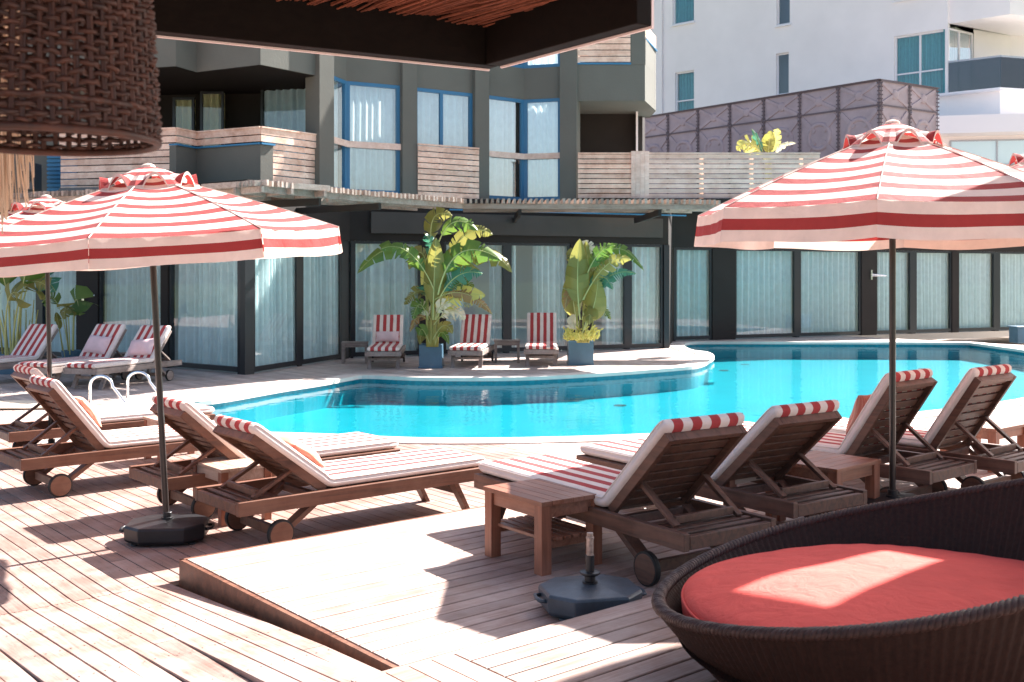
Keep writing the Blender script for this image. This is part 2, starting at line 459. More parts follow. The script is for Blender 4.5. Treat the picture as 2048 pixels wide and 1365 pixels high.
# raised platform and near deck: planks along U (local X)
def plank_rows(mb, t0, t1, s0, s1, z, pitch=.107, wdt=.099, joints=True):
    n = max(1, int(round((s1 - s0) / pitch))); pt = (s1 - s0) / n
    for i in range(n):
        a = s0 + i * pt + .005; b = s0 + (i + 1) * pt - .005
        brk = [t0]
        if joints:
            x = t0 + rnd.choice((1.9, 3.1, 3.7))
            while x < t1 - .5: brk.append(x); x += rnd.choice((2.4, 3.0, 3.6))
        brk.append(t1)
        for p, q in zip(brk, brk[1:]):
            e = .0015 * rnd.random()
            prof = ((a, -.025), (b, -.025), (b, -.003), (b - .004, 0), (a + .004, 0), (a, -.003))
            vs = [(x, ss, z + dz + e) for x in (p + .0015, q - .0015) for ss, dz in prof]
            fs = [(j, (j + 1) % 6, 6 + (j + 1) % 6, 6 + j) for j in range(6)] + [(5, 4, 3, 2, 1, 0), (6, 7, 8, 9, 10, 11)]
            mb.add(vs, fs)
mb = MB()
plank_rows(mb, T_LEFT + .03, 24, S_NEAR + .004, S_EDGE - .03, Z_PL)
ob = mb.build('raised_platform', M['deck_u']); ob.rotation_euler = (0, 0, UA); struct(ob)
mb = MB()
mb.box((T_LEFT + .012, (S_NEAR + S_EDGE) / 2, Z_PL - .083), (.024, S_EDGE - S_NEAR, .16))
mb.box(((T_LEFT + 24) / 2, S_EDGE - .012, Z_PL - .083), (24 - T_LEFT, .024, .16))
ob = mb.build('platform_edge_board', M['teak']); ob.rotation_euler = (0, 0, UA); struct(ob)
mb = MB()
TN = 2.12
plank_rows(mb, TN + .46, 12, -1.5, S_NEAR - .03, Z_ND, joints=False)
for j in range(4):   # border boards across the grain
    a = TN + .03 + j * .107
    mb.box((a + .05, (S_NEAR - 1.53) / 2, Z_ND - .0125), (.1, S_NEAR + 1.5 - .03, .025))
ob = mb.build('upper_deck', M['deck_u']); ob.rotation_euler = (0, 0, UA); struct(ob)
mb = MB()
mb.box(((TN + 12) / 2, S_NEAR - .014, Z_ND - .10), (12 - TN, .026, .19))
mb.box((TN + .014, (S_NEAR - 1.5) / 2, Z_ND - .10), (.028, S_NEAR + 1.5 - .06, .2))
ob = mb.build('upper_deck_edge_board', M['deck_u']); ob.rotation_euler = (0, 0, UA); struct(ob)

# unseen ground below the planks, tones set for bounce and reflections
mb = MB(); mb.add([(-400, -300, -1.71), (400, -300, -1.71), (400, 500, -1.71), (-400, 500, -1.71)], [(0, 1, 2, 3)])
struct(mb.build('outer_ground', plain('dark lawn', (.07, .09, .04), .95, .1, nscale=.7, nvar=.3)))  # dark outer sheet added to dim the ground's reflection in the glazing
mb = MB(); mb.add([(-28, -14, -1.7), (28, -14, -1.7), (28, 60, -1.7), (-28, 60, -1.7)], [(0, 1, 2, 3)])
struct(mb.build('ground', plain('pale bounce ground', (.46, .40, .36), .95, .1, nscale=.7, nvar=.2)))  # unseen sheet made pale to bounce sunlight up onto the facade

# pool
mb = MB()
n = len(POOL); outer = offset_poly(POOL, .36)
for i in range(n):
    j = (i + 1) % n
    a, b, c, d = POOL[i], POOL[j], outer[j], outer[i]
    vs = [(a.x, a.y, .016), (b.x, b.y, .016), (c.x, c.y, .016), (d.x, d.y, .016), (a.x, a.y, -.045), (b.x, b.y, -.045), (c.x, c.y, -.03), (d.x, d.y, -.03)]
    mb.add(vs, [(0, 1, 2, 3), (0, 4, 5, 1), (2, 6, 7, 3), (4, 7, 6, 5)])
struct(mb.build('pool_coping', M['coping']))
mb = MB()
inn = offset_poly(POOL, .025)
for i in range(n):
    j = (i + 1) % n
    mb.add([(inn[i].x, inn[i].y, -.04), (inn[j].x, inn[j].y, -.04), (inn[j].x, inn[j].y, -.20), (inn[i].x, inn[i].y, -.20)], [(0, 1, 2, 3)], 1)
    mb.add([(inn[i].x, inn[i].y, -.20), (inn[j].x, inn[j].y, -.20), (inn[j].x, inn[j].y, -.42), (inn[i].x, inn[i].y, -.42)], [(0, 1, 2, 3)])
mb.add([(p.x, p.y, -.42) for p in inn], [tuple(range(n))])
M['shade_band'] = plain('teal waterline shade band', (.004, .16, .21), .25, .5, nscale=14, nvar=.25)  # darker band paints in shade and reflection along the waterline
for (x, y) in ((790, 803), (1240, 812), (1448, 742), (1490, 730), (1845, 738), (1885, 716)):
    c = G(x, y, -.085); c = c * ((HC + .42) / (HC + .085))
    mb.add([(c.x + .11 * math.cos(a * PI / 8), c.y + .11 * math.sin(a * PI / 8), -.412) for a in range(16)], [tuple(range(16))], 2)
struct(mb.build('pool_basin', [M['tile'], M['shade_band'], M['rubber']]))
mb = MB()
mb.add([(p.x, p.y, -.085) for p in inn], [tuple(range(n))])
struct(mb.build('pool_water', M['water']))

# ------------------------------------------------------------------ loungers
LL = 1.98; LW = .66; ZR = .33; HX = .64
def pmat(far): return M['teak_grey'] if far == 2 else (M['teak_old'] if far == 1 else M['teak'])
def lounger(ang, far, hang=0):
    wm = pmat(far)
    root = empty('sun_lounger', (0, 0, 0))
    f = MB()
    for sy in (-1, 1):
        f.box((LL / 2, sy * (LW / 2 - .02), ZR - .045), (LL, .04, .09))
    f.box((LL - .018, 0, ZR - .045), (.036, LW - .082, .088))
    f.box((.018, 0, ZR - .05), (.036, LW - .082, .07))
    f.box((HX - .02, 0, ZR - .06), (.045, LW - .082, .05))
    for i in range(4):
        f.box((.085 + i * .075, 0, ZR - .02), (.042, LW - .082, .018))
    x = HX + .07
    while x < LL - .06:
        f.box((x, 0, ZR - .012), (.058, LW - .082, .018)); x += .082
    f.build('frame', wm, root, bevel=.004)
    for sy in (-1, 1):
        l = MB(); y = sy * (LW / 2 - .065)
        l.bar((LL - .30, y, ZR - .04), (LL - .14, y, .0), .04, .075, up=(0, 1, 0))
        vs = l.v
        for p in vs:
            if p.z < .06: p.z = 0.0
        l.build('leg', wm, root, bevel=.004)
        l = MB()
        l.bar((.62, y, ZR - .04), (.33, y, .09), .035, .085, up=(0, 1, 0))
        l.build('wheel_strut', wm, root, bevel=.004)
    l = MB(); l.bar((LL - .22, -LW / 2 + .08, .17), (LL - .22, LW / 2 - .08, .17), .03, .045)
    l.build('stretcher', wm, root)
    l = MB(); l.bar((.30, -LW / 2 + .09, .095), (.30, LW / 2 - .09, .095), .035, .06)
    l.build('axle', wm, root)
    for sy in (-1, 1):
        y = sy * (LW / 2 - .02)
        R = Matrix.Rotation(PI / 2, 3, 'X')
        w = MB(); w.lathe([(.02, -.019), (.078, -.019), (.081, -.016), (.081, .016), (.078, .019), (.02, .019)], (.30, y, .09), 28, R)
        wo = w.build('wheel', wm, root)
        w = MB(); w.lathe([(.0815, -.017), (.090, -.016), (.092, -.008), (.092, .008), (.090, .016), (.0815, .017)], (.30, y, .092), 28, R)
        w.build('tyre', M['rubber'], wo)
    # backrest
    H = Vector((HX, 0, ZR - .005)); dr = Vector((-math.cos(ang), 0, math.sin(ang))); nr = Vector((math.sin(ang), 0, math.cos(ang)))
    BL = .655
    b = MB()
    for sy in (-1, 1):
        a0 = H + Vector((0, sy * (LW / 2 - .065), 0))
        b.bar(a0, a0 + dr * BL, .034, .055, up=nr)
    R = Matrix((dr, Vector((0, 1, 0)), nr)).transposed()
    for i in range(8):
        b.box(H + dr * (.05 + i * .079) + nr * .012, (.061 if far == 1 else .052, LW - .166, .014), R)
    b.box(H + dr * (BL - .018) - nr * .0, (.036, LW - .166, .05), R)
    b.build('backrest', wm, root, bevel=.003)
    pr = MB()
    top = H + dr * .27 - nr * .02; bx = max(.13, top.x - .27)
    for sy in (-1, 1):
        y = sy * (LW / 2 - .105)
        pr.bar((top.x, y, top.z), (bx, y, ZR - .005), .022, .04, up=(0, 1, 0))
    pr.bar((bx + .04, -LW / 2 + .12, ZR + .02), (bx + .04, LW / 2 - .12, ZR + .02), .03, .04)
    pr.build('backrest_prop', wm, root, bevel=.003)
    # mattress : swept rounded section
    th = .075; hw = .30
    path = []
    def st(p, d, nn, sc=1.0, wsc=1.0): path.append((Vector(p), Vector(nn), sc, wsc))
    zt = ZR + .002
    xs = [LL + .012, LL + .004, LL - .02, LL - .06] + [LL - .06 - (LL - .06 - HX - .14) * i / 9 for i in range(1, 10)] + [HX + .10, HX + .07]
    for i, x in enumerate(xs):
        sc = (.25, .7, .93, 1)[i] if i < 4 else 1
        st((x, 0, zt + th / 2), None, (0, 0, 1), sc, (.93, .97, .99, 1)[i] if i < 4 else 1)
    for k in range(1, 4):   # bend
        a = ang * k / 4; t = k / 4
        p0 = Vector((HX + .07, 0, zt + th / 2)); p1 = H + dr * .06 + nr * (.024 + th / 2)
        pm = p0.lerp(p1, t) - Vector((0, 0, .012 * math.sin(PI * t)))
        st(pm, None, (math.sin(a), 0, math.cos(a)), .93)
    ds = [.07 + (.60 - .07) * i / 8 for i in range(9)] + [.64, .675, .692, .698]
    for i, q in enumerate(ds):
        k = i - 9
        sc = 1 if k < 0 else (1, .9, .62, .22)[k]
        st(H + dr * q + nr * (.024 + th / 2), None, nr, sc, 1 if k < 0 else (1, .99, .97, .93)[k])
    sec = []
    ry, rz = .03, th / 2
    for (sy, sz) in ((1, 1), (-1, 1), (-1, -1), (1, -1)):
        for q in range(4):
            a = {(1, 1): 0, (-1, 1): PI / 2, (-1, -1): PI, (1, -1): 1.5 * PI}[(sy, sz)] + q / 3 * PI / 2
            sec.append((sy * (hw - ry) + ry * math.cos(a), rz * math.sin(a) * .98))
    mm = MB(); ns = len(sec)
    for (p, nn, sc, ws) in path:
        puff = .004 * math.sin(p.x * 23.0 + ang * 10)
        for (y, z) in sec:
            mm.v.append(p + Vector((0, y * ws, 0)) + nn * (z * sc + (puff if z > 0 else 0) * (1 - (y / hw) ** 2)))
    for i in range(len(path) - 1):
        for j in range(ns):
            a = i * ns + j; b2 = i * ns + (j + 1) % ns
            ym = abs(sec[j][0] + sec[(j + 1) % ns][0]) / 2
            mm.f.append([a, b2, b2 + ns, a + ns]); mm.m.append(1 if ym > hw - .012 else 0)
    mm.f.append(list(range(ns))); mm.m.append(0)
    mm.f.append([(len(path) - 1) * ns + j for j in range(ns)]); mm.m.append(0)
    mo = mm.build('mattress', [M['mattress'], M['mattress_side']], root, smooth=True)
    # piping along the side seams
    pp = MB()
    for sy in (-1, 1):
        for sz in (1,):
            pts = [p + Vector((0, sy * (hw - .004) * ws, 0)) + nn * (sz * rz * .55 * sc) for (p, nn, sc, ws) in path[1:-1]]
            pp.tube(pts, .0045, 5, False)
    pp.build('piping', M['mattress_side'], mo, smooth=True)
    return root
protos = {}
def place_lounger(p, dirv, z, ang, far, label, group):
    key = (round(ang, 3), far)
    if key in protos: r = copy_tree(protos[key])
    else: r = lounger(ang, far); protos[key] = r
    r.location = (p.x, p.y, z); r.rotation_euler = (0, 0, math.atan2(dirv.y, dirv.x))
    tag(r, label, 'sun lounger', group)
    return r
def from_rail(xy_back, dirv, zz, side):
    """xy_back: world pos of a rail's back end; side=+1 when that rail is on local +Y"""
    n = Vector((-dirv.y, dirv.x))
    return xy_back - n * side * (LW / 2)
GL = 'striped loungers on the left sun deck'; GR = 'striped loungers under the right umbrellas'; GF = 'striped loungers along the glass doors'
A30 = math.radians(30); A33 = math.radians(37); A43 = math.radians(57)
u3 = Vector((U.x, U.y)); v3 = Vector((V.x, V.y))
LG = {}
zr = ZR
def rot2(v, deg):
    a = math.radians(deg); return Vector((v.x * math.cos(a) - v.y * math.sin(a), v.x * math.sin(a) + v.y * math.cos(a)))
def addl(key, railpt, dirv, z, ang, far, side, label, group):
    p = from_rail(railpt, dirv.normalized(), z, side)
    place_lounger(p, dirv, z, ang, far, label, group)
    LG[key] = (p, dirv.normalized(), z, ang)
addl('L4', G(477, 1007, zr), Vector((.77, .64)), 0, A33, 0, -1, 'brown striped lounger beside the ramp platform with a terracotta pillow, front of the left row', GL)
addl('L3', G(328, 958, zr), Vector((.765, .645)), 0, math.radians(42), 0, -1, 'brown striped lounger half behind the small square side table, no pillow', GL)
addl('L2', G(42, 920, zr), Vector((.75, .66)), 0, math.radians(52), 0, -1, 'brown striped lounger with the slim umbrella pole behind it and a terracotta pillow', GL)
addl('L1', Vector((-4.52, 9.66)), Vector((.757, .653)), 0, math.radians(48), 0, -1, 'brown striped lounger cut by the left edge, nearest to the pool ladder', GL)
zq = Z_PL + ZR
addl('L5', G(1368, 1070, zq), Vector((-.556, .83)), Z_PL, math.radians(45), 1, 1, 'dark striped lounger seen from behind right of the two tier side table', GR)
addl('L6', G(1587, 1007, zq), Vector((-.57, .82)), Z_PL, math.radians(43), 1, 1, 'dark striped lounger seen from behind, second from the two tier table', GR)
addl('L7', Vector((2.74, 7.05)), Vector((-.655, .755)), Z_PL, A43, 1, 1, 'dark striped lounger behind the right umbrella pole with a rusty pink pillow', GR)
addl('L8', Vector((3.475, 7.43)), Vector((-.65, .76)), Z_PL, A43, 1, 1, 'dark striped lounger at the right edge of the photo, farthest of its row', GR)
# far loungers facing the pool
def far_front(x0, x1, y, yawdeg=0):
    a = G(x0, y); b = G(x1, y)
    mid = (a + b) / 2
    dv = Vector((math.sin(math.radians(yawdeg)), -math.cos(math.radians(yawdeg))))
    return mid - dv * (LL - .15), dv
for key, (x0, x1, y, yaw, ang, lab) in {
    'F1': (731, 803, 738, 3, A43, 'grey wood striped lounger with a pale pink pillow left of the first potted banana plant'),
    'F2': (896, 969, 736, -6, A43, 'grey wood striped lounger right of the first potted banana plant, mattress slipping sideways'),
    'F3': (1046, 1119, 733, -2, math.radians(62), 'grey wood striped lounger between a grey side table and the second potted banana plant')}.items():
    p, dv = far_front(x0, x1, y, yaw)
    place_lounger(p, dv, 0, ang, 2, lab, GF); LG[key] = (p, dv, 0, ang)
# far left pair: rails from foot (front left) to wheel end (back right)
def far_side(foot, back, lab, key, ang):
    dv = (foot - back).normalized()
    p = foot - dv * LL
    n = Vector((-dv.y, dv.x))
    p = p - Vector((abs(n.x), n.y * (1 if n.x > 0 else -1))) * (LW / 2)
    place_lounger(p, dv, 0, ang, 2, lab, GF); LG[key] = (p, dv, 0, ang)
ft5 = G(194, 739, ZR)
dv5 = Vector((-.36, -.93)).normalized()
far_side(ft5, ft5 - dv5 * 1, 'grey wood striped lounger with a pale pillow just behind the pool ladder rails', 'F5', math.radians(50))
ft4 = G(98, 737, ZR)
far_side(ft4, ft4 - dv5, 'grey wood striped lounger with a rose pillow, left of the one behind the ladder', 'F4', math.radians(52))
ft6 = Vector((-8.3, 16.6))
far_side(ft6, ft6 - dv5, 'grey wood striped lounger half hidden by the tall plant at the left edge', 'F6', math.radians(50))

# ------------------------------------------------------------------ pillows
def pillow(key, mat, along, lean, label, w=.46, h=.28, t=.13, yoff=0, rz=0):
    p, dv, z, ang = LG[key]
    mbp = MB(); n = 16
    for side in (1, -1):
        o = len(mbp.v)
        for i in range(n + 1):
            for j in range(n + 1):
                a = -1 + 2 * i / n; b = -1 + 2 * j / n
                e = max(0, (1 - abs(a) ** 2.6) * (1 - abs(b) ** 2.6)) ** .55
                pin = 1 - .06 * (1 - abs(a)) * abs(b) ** 3 - .06 * (1 - abs(b)) * abs(a) ** 3
                mbp.v.append(Vector((b * h / 2 * pin, a * w / 2 * pin, side * t / 2 * e + .006 * math.sin(5 * a + 3 * b))))
        for i in range(n):
            for j in range(n):
                q = o + i * (n + 1) + j
                mbp.f.append([q, q + 1, q + n + 2, q + n + 1]); mbp.m.append(0)
    ob = mbp.build('pillow', mat, None, smooth=True)
    d3 = Vector((dv.x, dv.y, 0)); n3 = Vector((-dv.y, dv.x, 0)); up = Vector((0, 0, 1))
    drw = -d3 * math.cos(ang) + up * math.sin(ang); nrw = d3 * math.sin(ang) + up * math.cos(ang)
    H = Vector((p.x, p.y, z)) + d3 * HX + up * (ZR - .005)
    c = H + drw * along + nrw * (.024 + .075 + t * .30) + n3 * yoff
    la = math.radians(lean)
    ax = drw * math.cos(la) + nrw * math.sin(la); nz = nrw * math.cos(la) - drw * math.sin(la)
    R = Matrix((ax, n3, nz)).transposed()
    if rz: R = R @ Matrix.Rotation(math.radians(rz), 3, 'Z')
    ob.matrix_world = Matrix.Translation(c) @ R.to_4x4()
    return tag(ob, label, 'pillow')
pillow('L4', M['pillow_terra'], .20, 0, 'terracotta pillow on the lounger beside the ramp platform')
pillow('L2', M['pillow_terra'], .28, 4, 'terracotta pillow on the lounger behind the slim umbrella pole', w=.5)
pillow('L7', M['pillow_terra'], .26, 14, 'rusty pink pillow propped on the lounger behind the right umbrella pole', w=.5, h=.32, t=.15)
pillow('F1', M['pillow_pink'], .16, 6, 'flat pale pink pillow on the lounger left of the first banana planter', w=.46, h=.22)
pillow('F4', M['pillow_pink'], .24, 8, 'rose pink pillow on the far left lounger beside the tall plant', w=.48, h=.32, rz=4)
pillow('F5', M['pillow_pink'], .2, 10, 'pale pink pillow on the lounger behind the pool ladder', w=.48, h=.30, rz=-6)

# ------------------------------------------------------------------ side tables
def side_table(lx, ly, h, far=0, shelf=False, leg=.06):
    wt = M['teak_grey'] if far == 1 else (M['table_pale'] if far == 2 else M['table']); wl = M['teak_grey'] if far == 1 else M['table_leg']
    root = empty('side_table', (0, 0, 0))
    t = MB(); n = 6
    for i in range(n):
        w = ly / n
        t.box((0, -ly / 2 + (i + .5) * w, h - .0125), (lx, w - .003, .025))
    to = t.build('tabletop', wt, root, bevel=.002)
    a = MB(); ix, iy = lx / 2 - leg / 2 - .008, ly / 2 - leg / 2 - .008
    for sy in (-1, 1): a.box((0, sy * (iy + .008), h - .0615), (lx - 2 * leg - .018, .022, .07))
    for sx in (-1, 1): a.box((sx * (ix + .008), 0, h - .0615), (.022, ly - 2 * leg - .018, .07))
    a.build('apron', wt, root, bevel=.002)
    for sx in (-1, 1):
        for sy in (-1, 1):
            l = MB(); l.box((sx * ix, sy * iy, (h - .0255) / 2), (leg, leg, h - .0255))
            l.build('leg', wl, root, bevel=.003)
    if shelf:
        s = MB(); z = h * .45
        for sx in (-1, 1): s.box((sx * (ix - .0), 0, z - .024), (.03, ly - 2 * leg - .02, .04))
        for i in range(6):
            y = -iy + (i + .5) * (2 * iy) / 6
            s.box((0, y, z + .006), (lx - .02 - (2 * leg if abs(y) > iy - leg / 2 - .03 else 0), 2 * iy / 6 - .016, .018))
        s.build('shelf', wt, root, bevel=.002)
    return root
tabs = {}
def place_table(p, ang, z, kind, label, group):
    key = kind
    if key in tabs: r = copy_tree(tabs[key])
    else:
        r = side_table(*kind); tabs[key] = r
    r.location = (p.x, p.y, z); r.rotation_euler = (0, 0, ang)
    return tag(r, label, 'side table', group)
GT = 'low wooden side tables between the loungers'
ht = .40
c3 = (G(970, 973, Z_PL + ht) + G(1088, 1006, Z_PL + ht) + G(1209, 985, Z_PL + ht) + G(1078, 956, Z_PL + ht)) / 4
e2 = G(1209, 985, Z_PL + ht) - G(1088, 1006, Z_PL + ht)
e1 = G(970, 973, Z_PL + ht) - G(1088, 1006, Z_PL + ht)
place_table(c3, math.atan2(e1.y, e1.x), Z_PL, (e1.length, e2.length, ht, 0, True, .068), 'red brown two tier side table with a slatted lower shelf on the platform', GT)
K1 = (.50, .40, .40, 2, False, .055)
pt = (G(392, 922, ht) + G(445, 943, ht) + G(530, 928, ht) + G(487, 905, ht)) / 4
place_table(pt, UA + PI / 2, 0, K1, 'small square side table in sun between the two front left loungers', GT)
p12 = Vector((-3.75, 10.1)) + Vector((.55, .15))
place_table(p12, UA, 0, K1, 'small side table between the two farthest loungers of the left row', GT)
p4 = (G(1590, 925, Z_PL + ht) + G(1640, 944, Z_PL + ht) + G(1736, 925, Z_PL + ht)) / 3 + Vector((.05, .22))
place_table(p4, UA + .05, Z_PL, (.55, .5, .40, 0, False, .07), 'wide slatted side table between the second and third dark loungers', GT)
place_table(Vector((1.42, 7.0)), UA, Z_PL, K1, 'side table mostly hidden behind the first dark lounger back', GT)
place_table(Vector((4.02, 9.15)), UA, Z_PL, (.6, .5, .36, 0, False, .07), 'low side table beyond the lounger at the right edge', GT)
K2 = (.52, .42, .42, 1, False, .055)
place_table(G(707, 728) + Vector((0, .2)), .1, 0, K2, 'grey side table left of the lounger with the pink pillow at the doors', GT)
place_table(G(1014, 726) + Vector((0, .2)), 0, 0, (.52, .42, .44, 1, False, .05), 'grey side table between the second and third far loungers', GT)
d5 = LG['F5']; place_table(d5[0] + d5[1] * .62 + Vector((-.45, .85)), math.atan2(dv5.y, dv5.x), 0, K2, 'grey side table between the two far left loungers', GT)

# ------------------------------------------------------------------ umbrellas
def umbrella(th0, R=1.28, z_rim=2.04, rise=.42, vh=.185, tlt=(0, 0)):
    root = empty('patio_umbrella', (0, 0, 0))
    ang = [th0 + k * PI / 4 for k in range(8)]
    r0 = .10
    nb = 14; nf = 6
    def surf(r, k, f):
        a = Vector((math.cos(ang[k]), math.sin(ang[k]))); b = Vector((math.cos(ang[(k + 1) % 8]), math.sin(ang[(k + 1) % 8])))
        q = a.lerp(b, f) * r
        x = r / R
        z = z_rim + rise * (1 - x) * (1 + .18 * x) - .030 * 4 * f * (1 - f) * x * (1.25 - x) * 2 + tlt[0] * q.x + tlt[1] * q.y
        return Vector((q.x, q.y, z))
    c = MB()
    rs = [r0 + (R - r0) * (i + (.12 if i % 2 else 0)) / nb for i in range(nb + 1)]; rs[-1] = R
    for k in range(8):
        for i in range(nb):
            mi = 1 if (nb - 1 - i) % 2 == 0 else 0
            sub = 2
            for q in range(sub):
                ra = rs[i] + (rs[i + 1] - rs[i]) * q / sub; rb = rs[i] + (rs[i + 1] - rs[i]) * (q + 1) / sub
                for j in range(nf):
                    f0, f1 = j / nf, (j + 1) / nf
                    c.add([surf(ra, k, f0), surf(rb, k, f0), surf(rb, k, f1), surf(ra, k, f1)], [(0, 1, 2, 3)], mi)
        # valance in three bands
        for b in range(3):
            for q in range(2):
                h0 = vh * (b + q / 2) / 3; h1 = vh * (b + (q + 1) / 2) / 3
                nv = 12
                def vp(f, h):
                    p = surf(R, k, f); o = Vector((p.x, p.y, 0)).normalized()
                    flare = (.10 * h + .012 * (h / vh) * math.sin(f * 9 + k * 2.1) + .006 * math.sin(f * 23 + k))
                    return p + o * flare - Vector((0, 0, h + .006 * (h / vh) * math.sin(f * 7 + k * 1.3)))
                for j in range(nv):
                    f0, f1 = j / nv, (j + 1) / nv
                    c.add([vp(f0, h0), vp(f0, h1), vp(f1, h1), vp(f1, h0)], [(0, 1, 2, 3)], 1 if b == 1 else 0)
    # weld
    co = c.build('canopy', [M['canopy_white'], M['canopy_red']], root)
    bm = bmesh.new(); bm.from_mesh(co.data); bmesh.ops.remove_doubles(bm, verts=bm.verts, dist=.0005)
    bmesh.ops.recalc_face_normals(bm, faces=bm.faces); bm.to_mesh(co.data); bm.free()
    co.data.polygons.foreach_set('use_smooth', [True] * len(co.data.polygons)); co.data.set_sharp_from_angle(angle=math.radians(22))
    # seams
    sm = MB()
    for k in range(8):
        sm.tube([surf(r, k, 0) + Vector((0, 0, .002)) for r in (.3, .6, .9, R)], .004, 5)
    sm.build('seam', M['canopy_white'], co)
    # vent cap
    v = MB(); nf2 = 20; rc = .33; top = z_rim + rise + .055
    def vs_(x, k, f):
        a = Vector((math.cos(ang[k]), math.sin(ang[k]))); b = Vector((math.cos(ang[(k + 1) % 8]), math.sin(ang[(k + 1) % 8])))
        q = a.lerp(b, f) * rc * x
        lift = math.sin(PI * min(1, max(0, (f - .2) / .6))) ** .9
        ze = z_rim + tlt[0] * q.x + tlt[1] * q.y + rise * (1 - rc / R) * (1 + .18 * rc / R) + .010 + .085 * lift * x ** 3
        z = top + (ze - top) * x ** 1.5
        return Vector((q.x, q.y, z))
    for k in range(8):
        for i in range(6):
            x0, x1 = i / 6, (i + 1) / 6
            for j in range(nf2):
                f0, f1 = j / nf2, (j + 1) / nf2
                v.add([vs_(x0, k, f0), vs_(x1, k, f0), vs_(x1, k, f1), vs_(x0, k, f1)], [(0, 1, 2, 3)], i % 2)
        for j in range(nf2):   # hem turned down
            f0, f1 = j / nf2, (j + 1) / nf2
            p0, p1 = vs_(1, k, f0), vs_(1, k, f1); dn = Vector((0, 0, -.02))
            v.add([p0, p1, p1 + dn, p0 + dn], [(0, 1, 2, 3)], 0)
    vo = v.build('vent_cap', [M['canopy_white'], M['canopy_red']], root)
    bm = bmesh.new(); bm.from_mesh(vo.data); bmesh.ops.remove_doubles(bm, verts=bm.verts, dist=.0005)
    bmesh.ops.recalc_face_normals(bm, faces=bm.faces); bm.to_mesh(vo.data); bm.free()
    p = MB(); p.tube([(0, 0, .10), (0, 0, 1.0), (0, 0, z_rim + rise + .02)], .021, 16); po = p.build('pole', M['pole'], root, smooth=True, autos=40)
    h = MB(); h.lathe([(.03, z_rim - .16), (.042, z_rim - .14), (.042, z_rim - .07), (.03, z_rim - .05)], n=16); h.build('runner', M['pole'], root)
    h = MB(); h.lathe([(.05, top - .012), (.045, top + .004), (.03, top + .014), (.006, top + .02)], n=14); h.build('finial', M['canopy_white'], root)
    for k in range(8):
        r_ = MB(); a = Vector((math.cos(ang[k]), math.sin(ang[k]), 0))
        e = surf(R - .02, k, 0) - Vector((0, 0, .016)); s0 = surf(.05, k, 0) - Vector((0, 0, .03))
        r_.bar(s0, e, .014, .018)
        m_ = surf(R * .52, k, 0) - Vector((0, 0, .03))
        r_.bar((a.x * .035, a.y * .035, z_rim - .10), m_, .012, .016)
        r_.build('rib', M['pole'], root)
    return root
GU = 'red and white striped umbrellas'
b1 = G(335, 1080, 0)
u1 = umbrella(math.radians(3), R=1.23, z_rim=1.985, rise=.43, vh=.165, tlt=(.015, .03))
u1.location = (b1.x, b1.y, 0); u1.rotation_euler = (0, math.radians(-3), 0)
tag(u1, 'striped umbrella at left standing in a black base, pole leaning slightly', 'umbrella', GU)
b2 = W(1785, 7.1)
u2 = umbrella(math.radians(-113), R=1.30, z_rim=2.035, rise=.535, vh=.21)
u2.location = (b2.x, b2.y, Z_PL); tag(u2, 'striped umbrella shading the dark loungers, its pole behind the wicker daybed', 'umbrella', GU)
b3 = G(103, 922)
u3o = umbrella(math.radians(-14), R=1.14, z_rim=2.03, rise=.40)
u3o.location = (b3.x, b3.y, 0); u3o.rotation_euler = (0, math.radians(-1.2), 0)
tag(u3o, 'striped umbrella behind the left one, only its crown and slim pole showing', 'umbrella', GU)
u4 = umbrella(math.radians(-113), R=1.30, z_rim=2.12, rise=.45, vh=.17)
u4.location = (4.2, 8.35, Z_PL); tag(u4, 'striped umbrella peeking out at the right edge behind the large one', 'umbrella', GU)

def umb_base(mat, stub=False):
    root = empty('umbrella_base', (0, 0, 0))
    hx, hy, c = .285, .245, .125
    oct_ = [(hx, -hy + c), (hx, hy - c), (hx - c, hy), (-hx + c, hy), (-hx, hy - c), (-hx, -hy + c), (-hx + c, -hy), (hx - c, -hy)]
    b = MB()
    lev = [(.88, .012), (.95, .022), (.99, .04), (1.0, .118), (.965, .134), (.45, .150), (.15, .155)]
    n = 8
    for sc, z in lev:
        for x, y in oct_: b.v.append(Vector((x * sc, y * sc, z)))
    for i in range(len(lev) - 1):
        for j in range(n):
            b.f.append([i * n + j, i * n + (j + 1) % n, (i + 1) * n + (j + 1) % n, (i + 1) * n + j]); b.m.append(0)
    b.f.append(list(range(n))[::-1]); b.m.append(0); b.f.append([(len(lev) - 1) * n + j for j in range(n)]); b.m.append(0)
    for x, y in ((.2, .15), (-.2, .15), (.2, -.15), (-.2, -.15)): b.lathe([(.03, 0), (.03, .014)], (x, y, 0), 10)
    bo = b.build('body', mat, root, bevel=.008)
    cl = MB(); cl.lathe([(.045, .15), (.045, .165), (.032, .168), (.032, .2), (.03, .202)], n=18); cl.build('collar', M['base'], root)
    for sx in (-1, 1):
        h = MB(); h.tube([(sx * (hx - .01), -.07, .085), (sx * (hx + .035), -.06, .09), (sx * (hx + .042), 0, .09), (sx * (hx + .035), .06, .09), (sx * (hx - .01), .07, .085)], .011, 8)
        h.build('handle', mat, root, smooth=True)
    if stub:
        s = MB(); s.lathe([(.05, .2), (.06, .208), (.06, .217), (.026, .222), (.026, .31)], n=18); s.build('clamp', M['base'], root)
        s = MB(); s.lathe([(.021, .3), (.021, .40), (.024, .402), (.024, .412), (.019, .414), (.019, .435)], n=18); s.build('tube_stub', M['rust'], root)
    return root
GB = 'heavy plastic umbrella bases'
ba = umb_base(M['base']); ba.location = (b1.x, b1.y, 0); ba.rotation_euler = (0, 0, .12); ba.scale = (.9, .9, .92)
tag(ba, 'black octagonal umbrella base carrying the left umbrella, beside the ramp platform', 'umbrella base', GB)
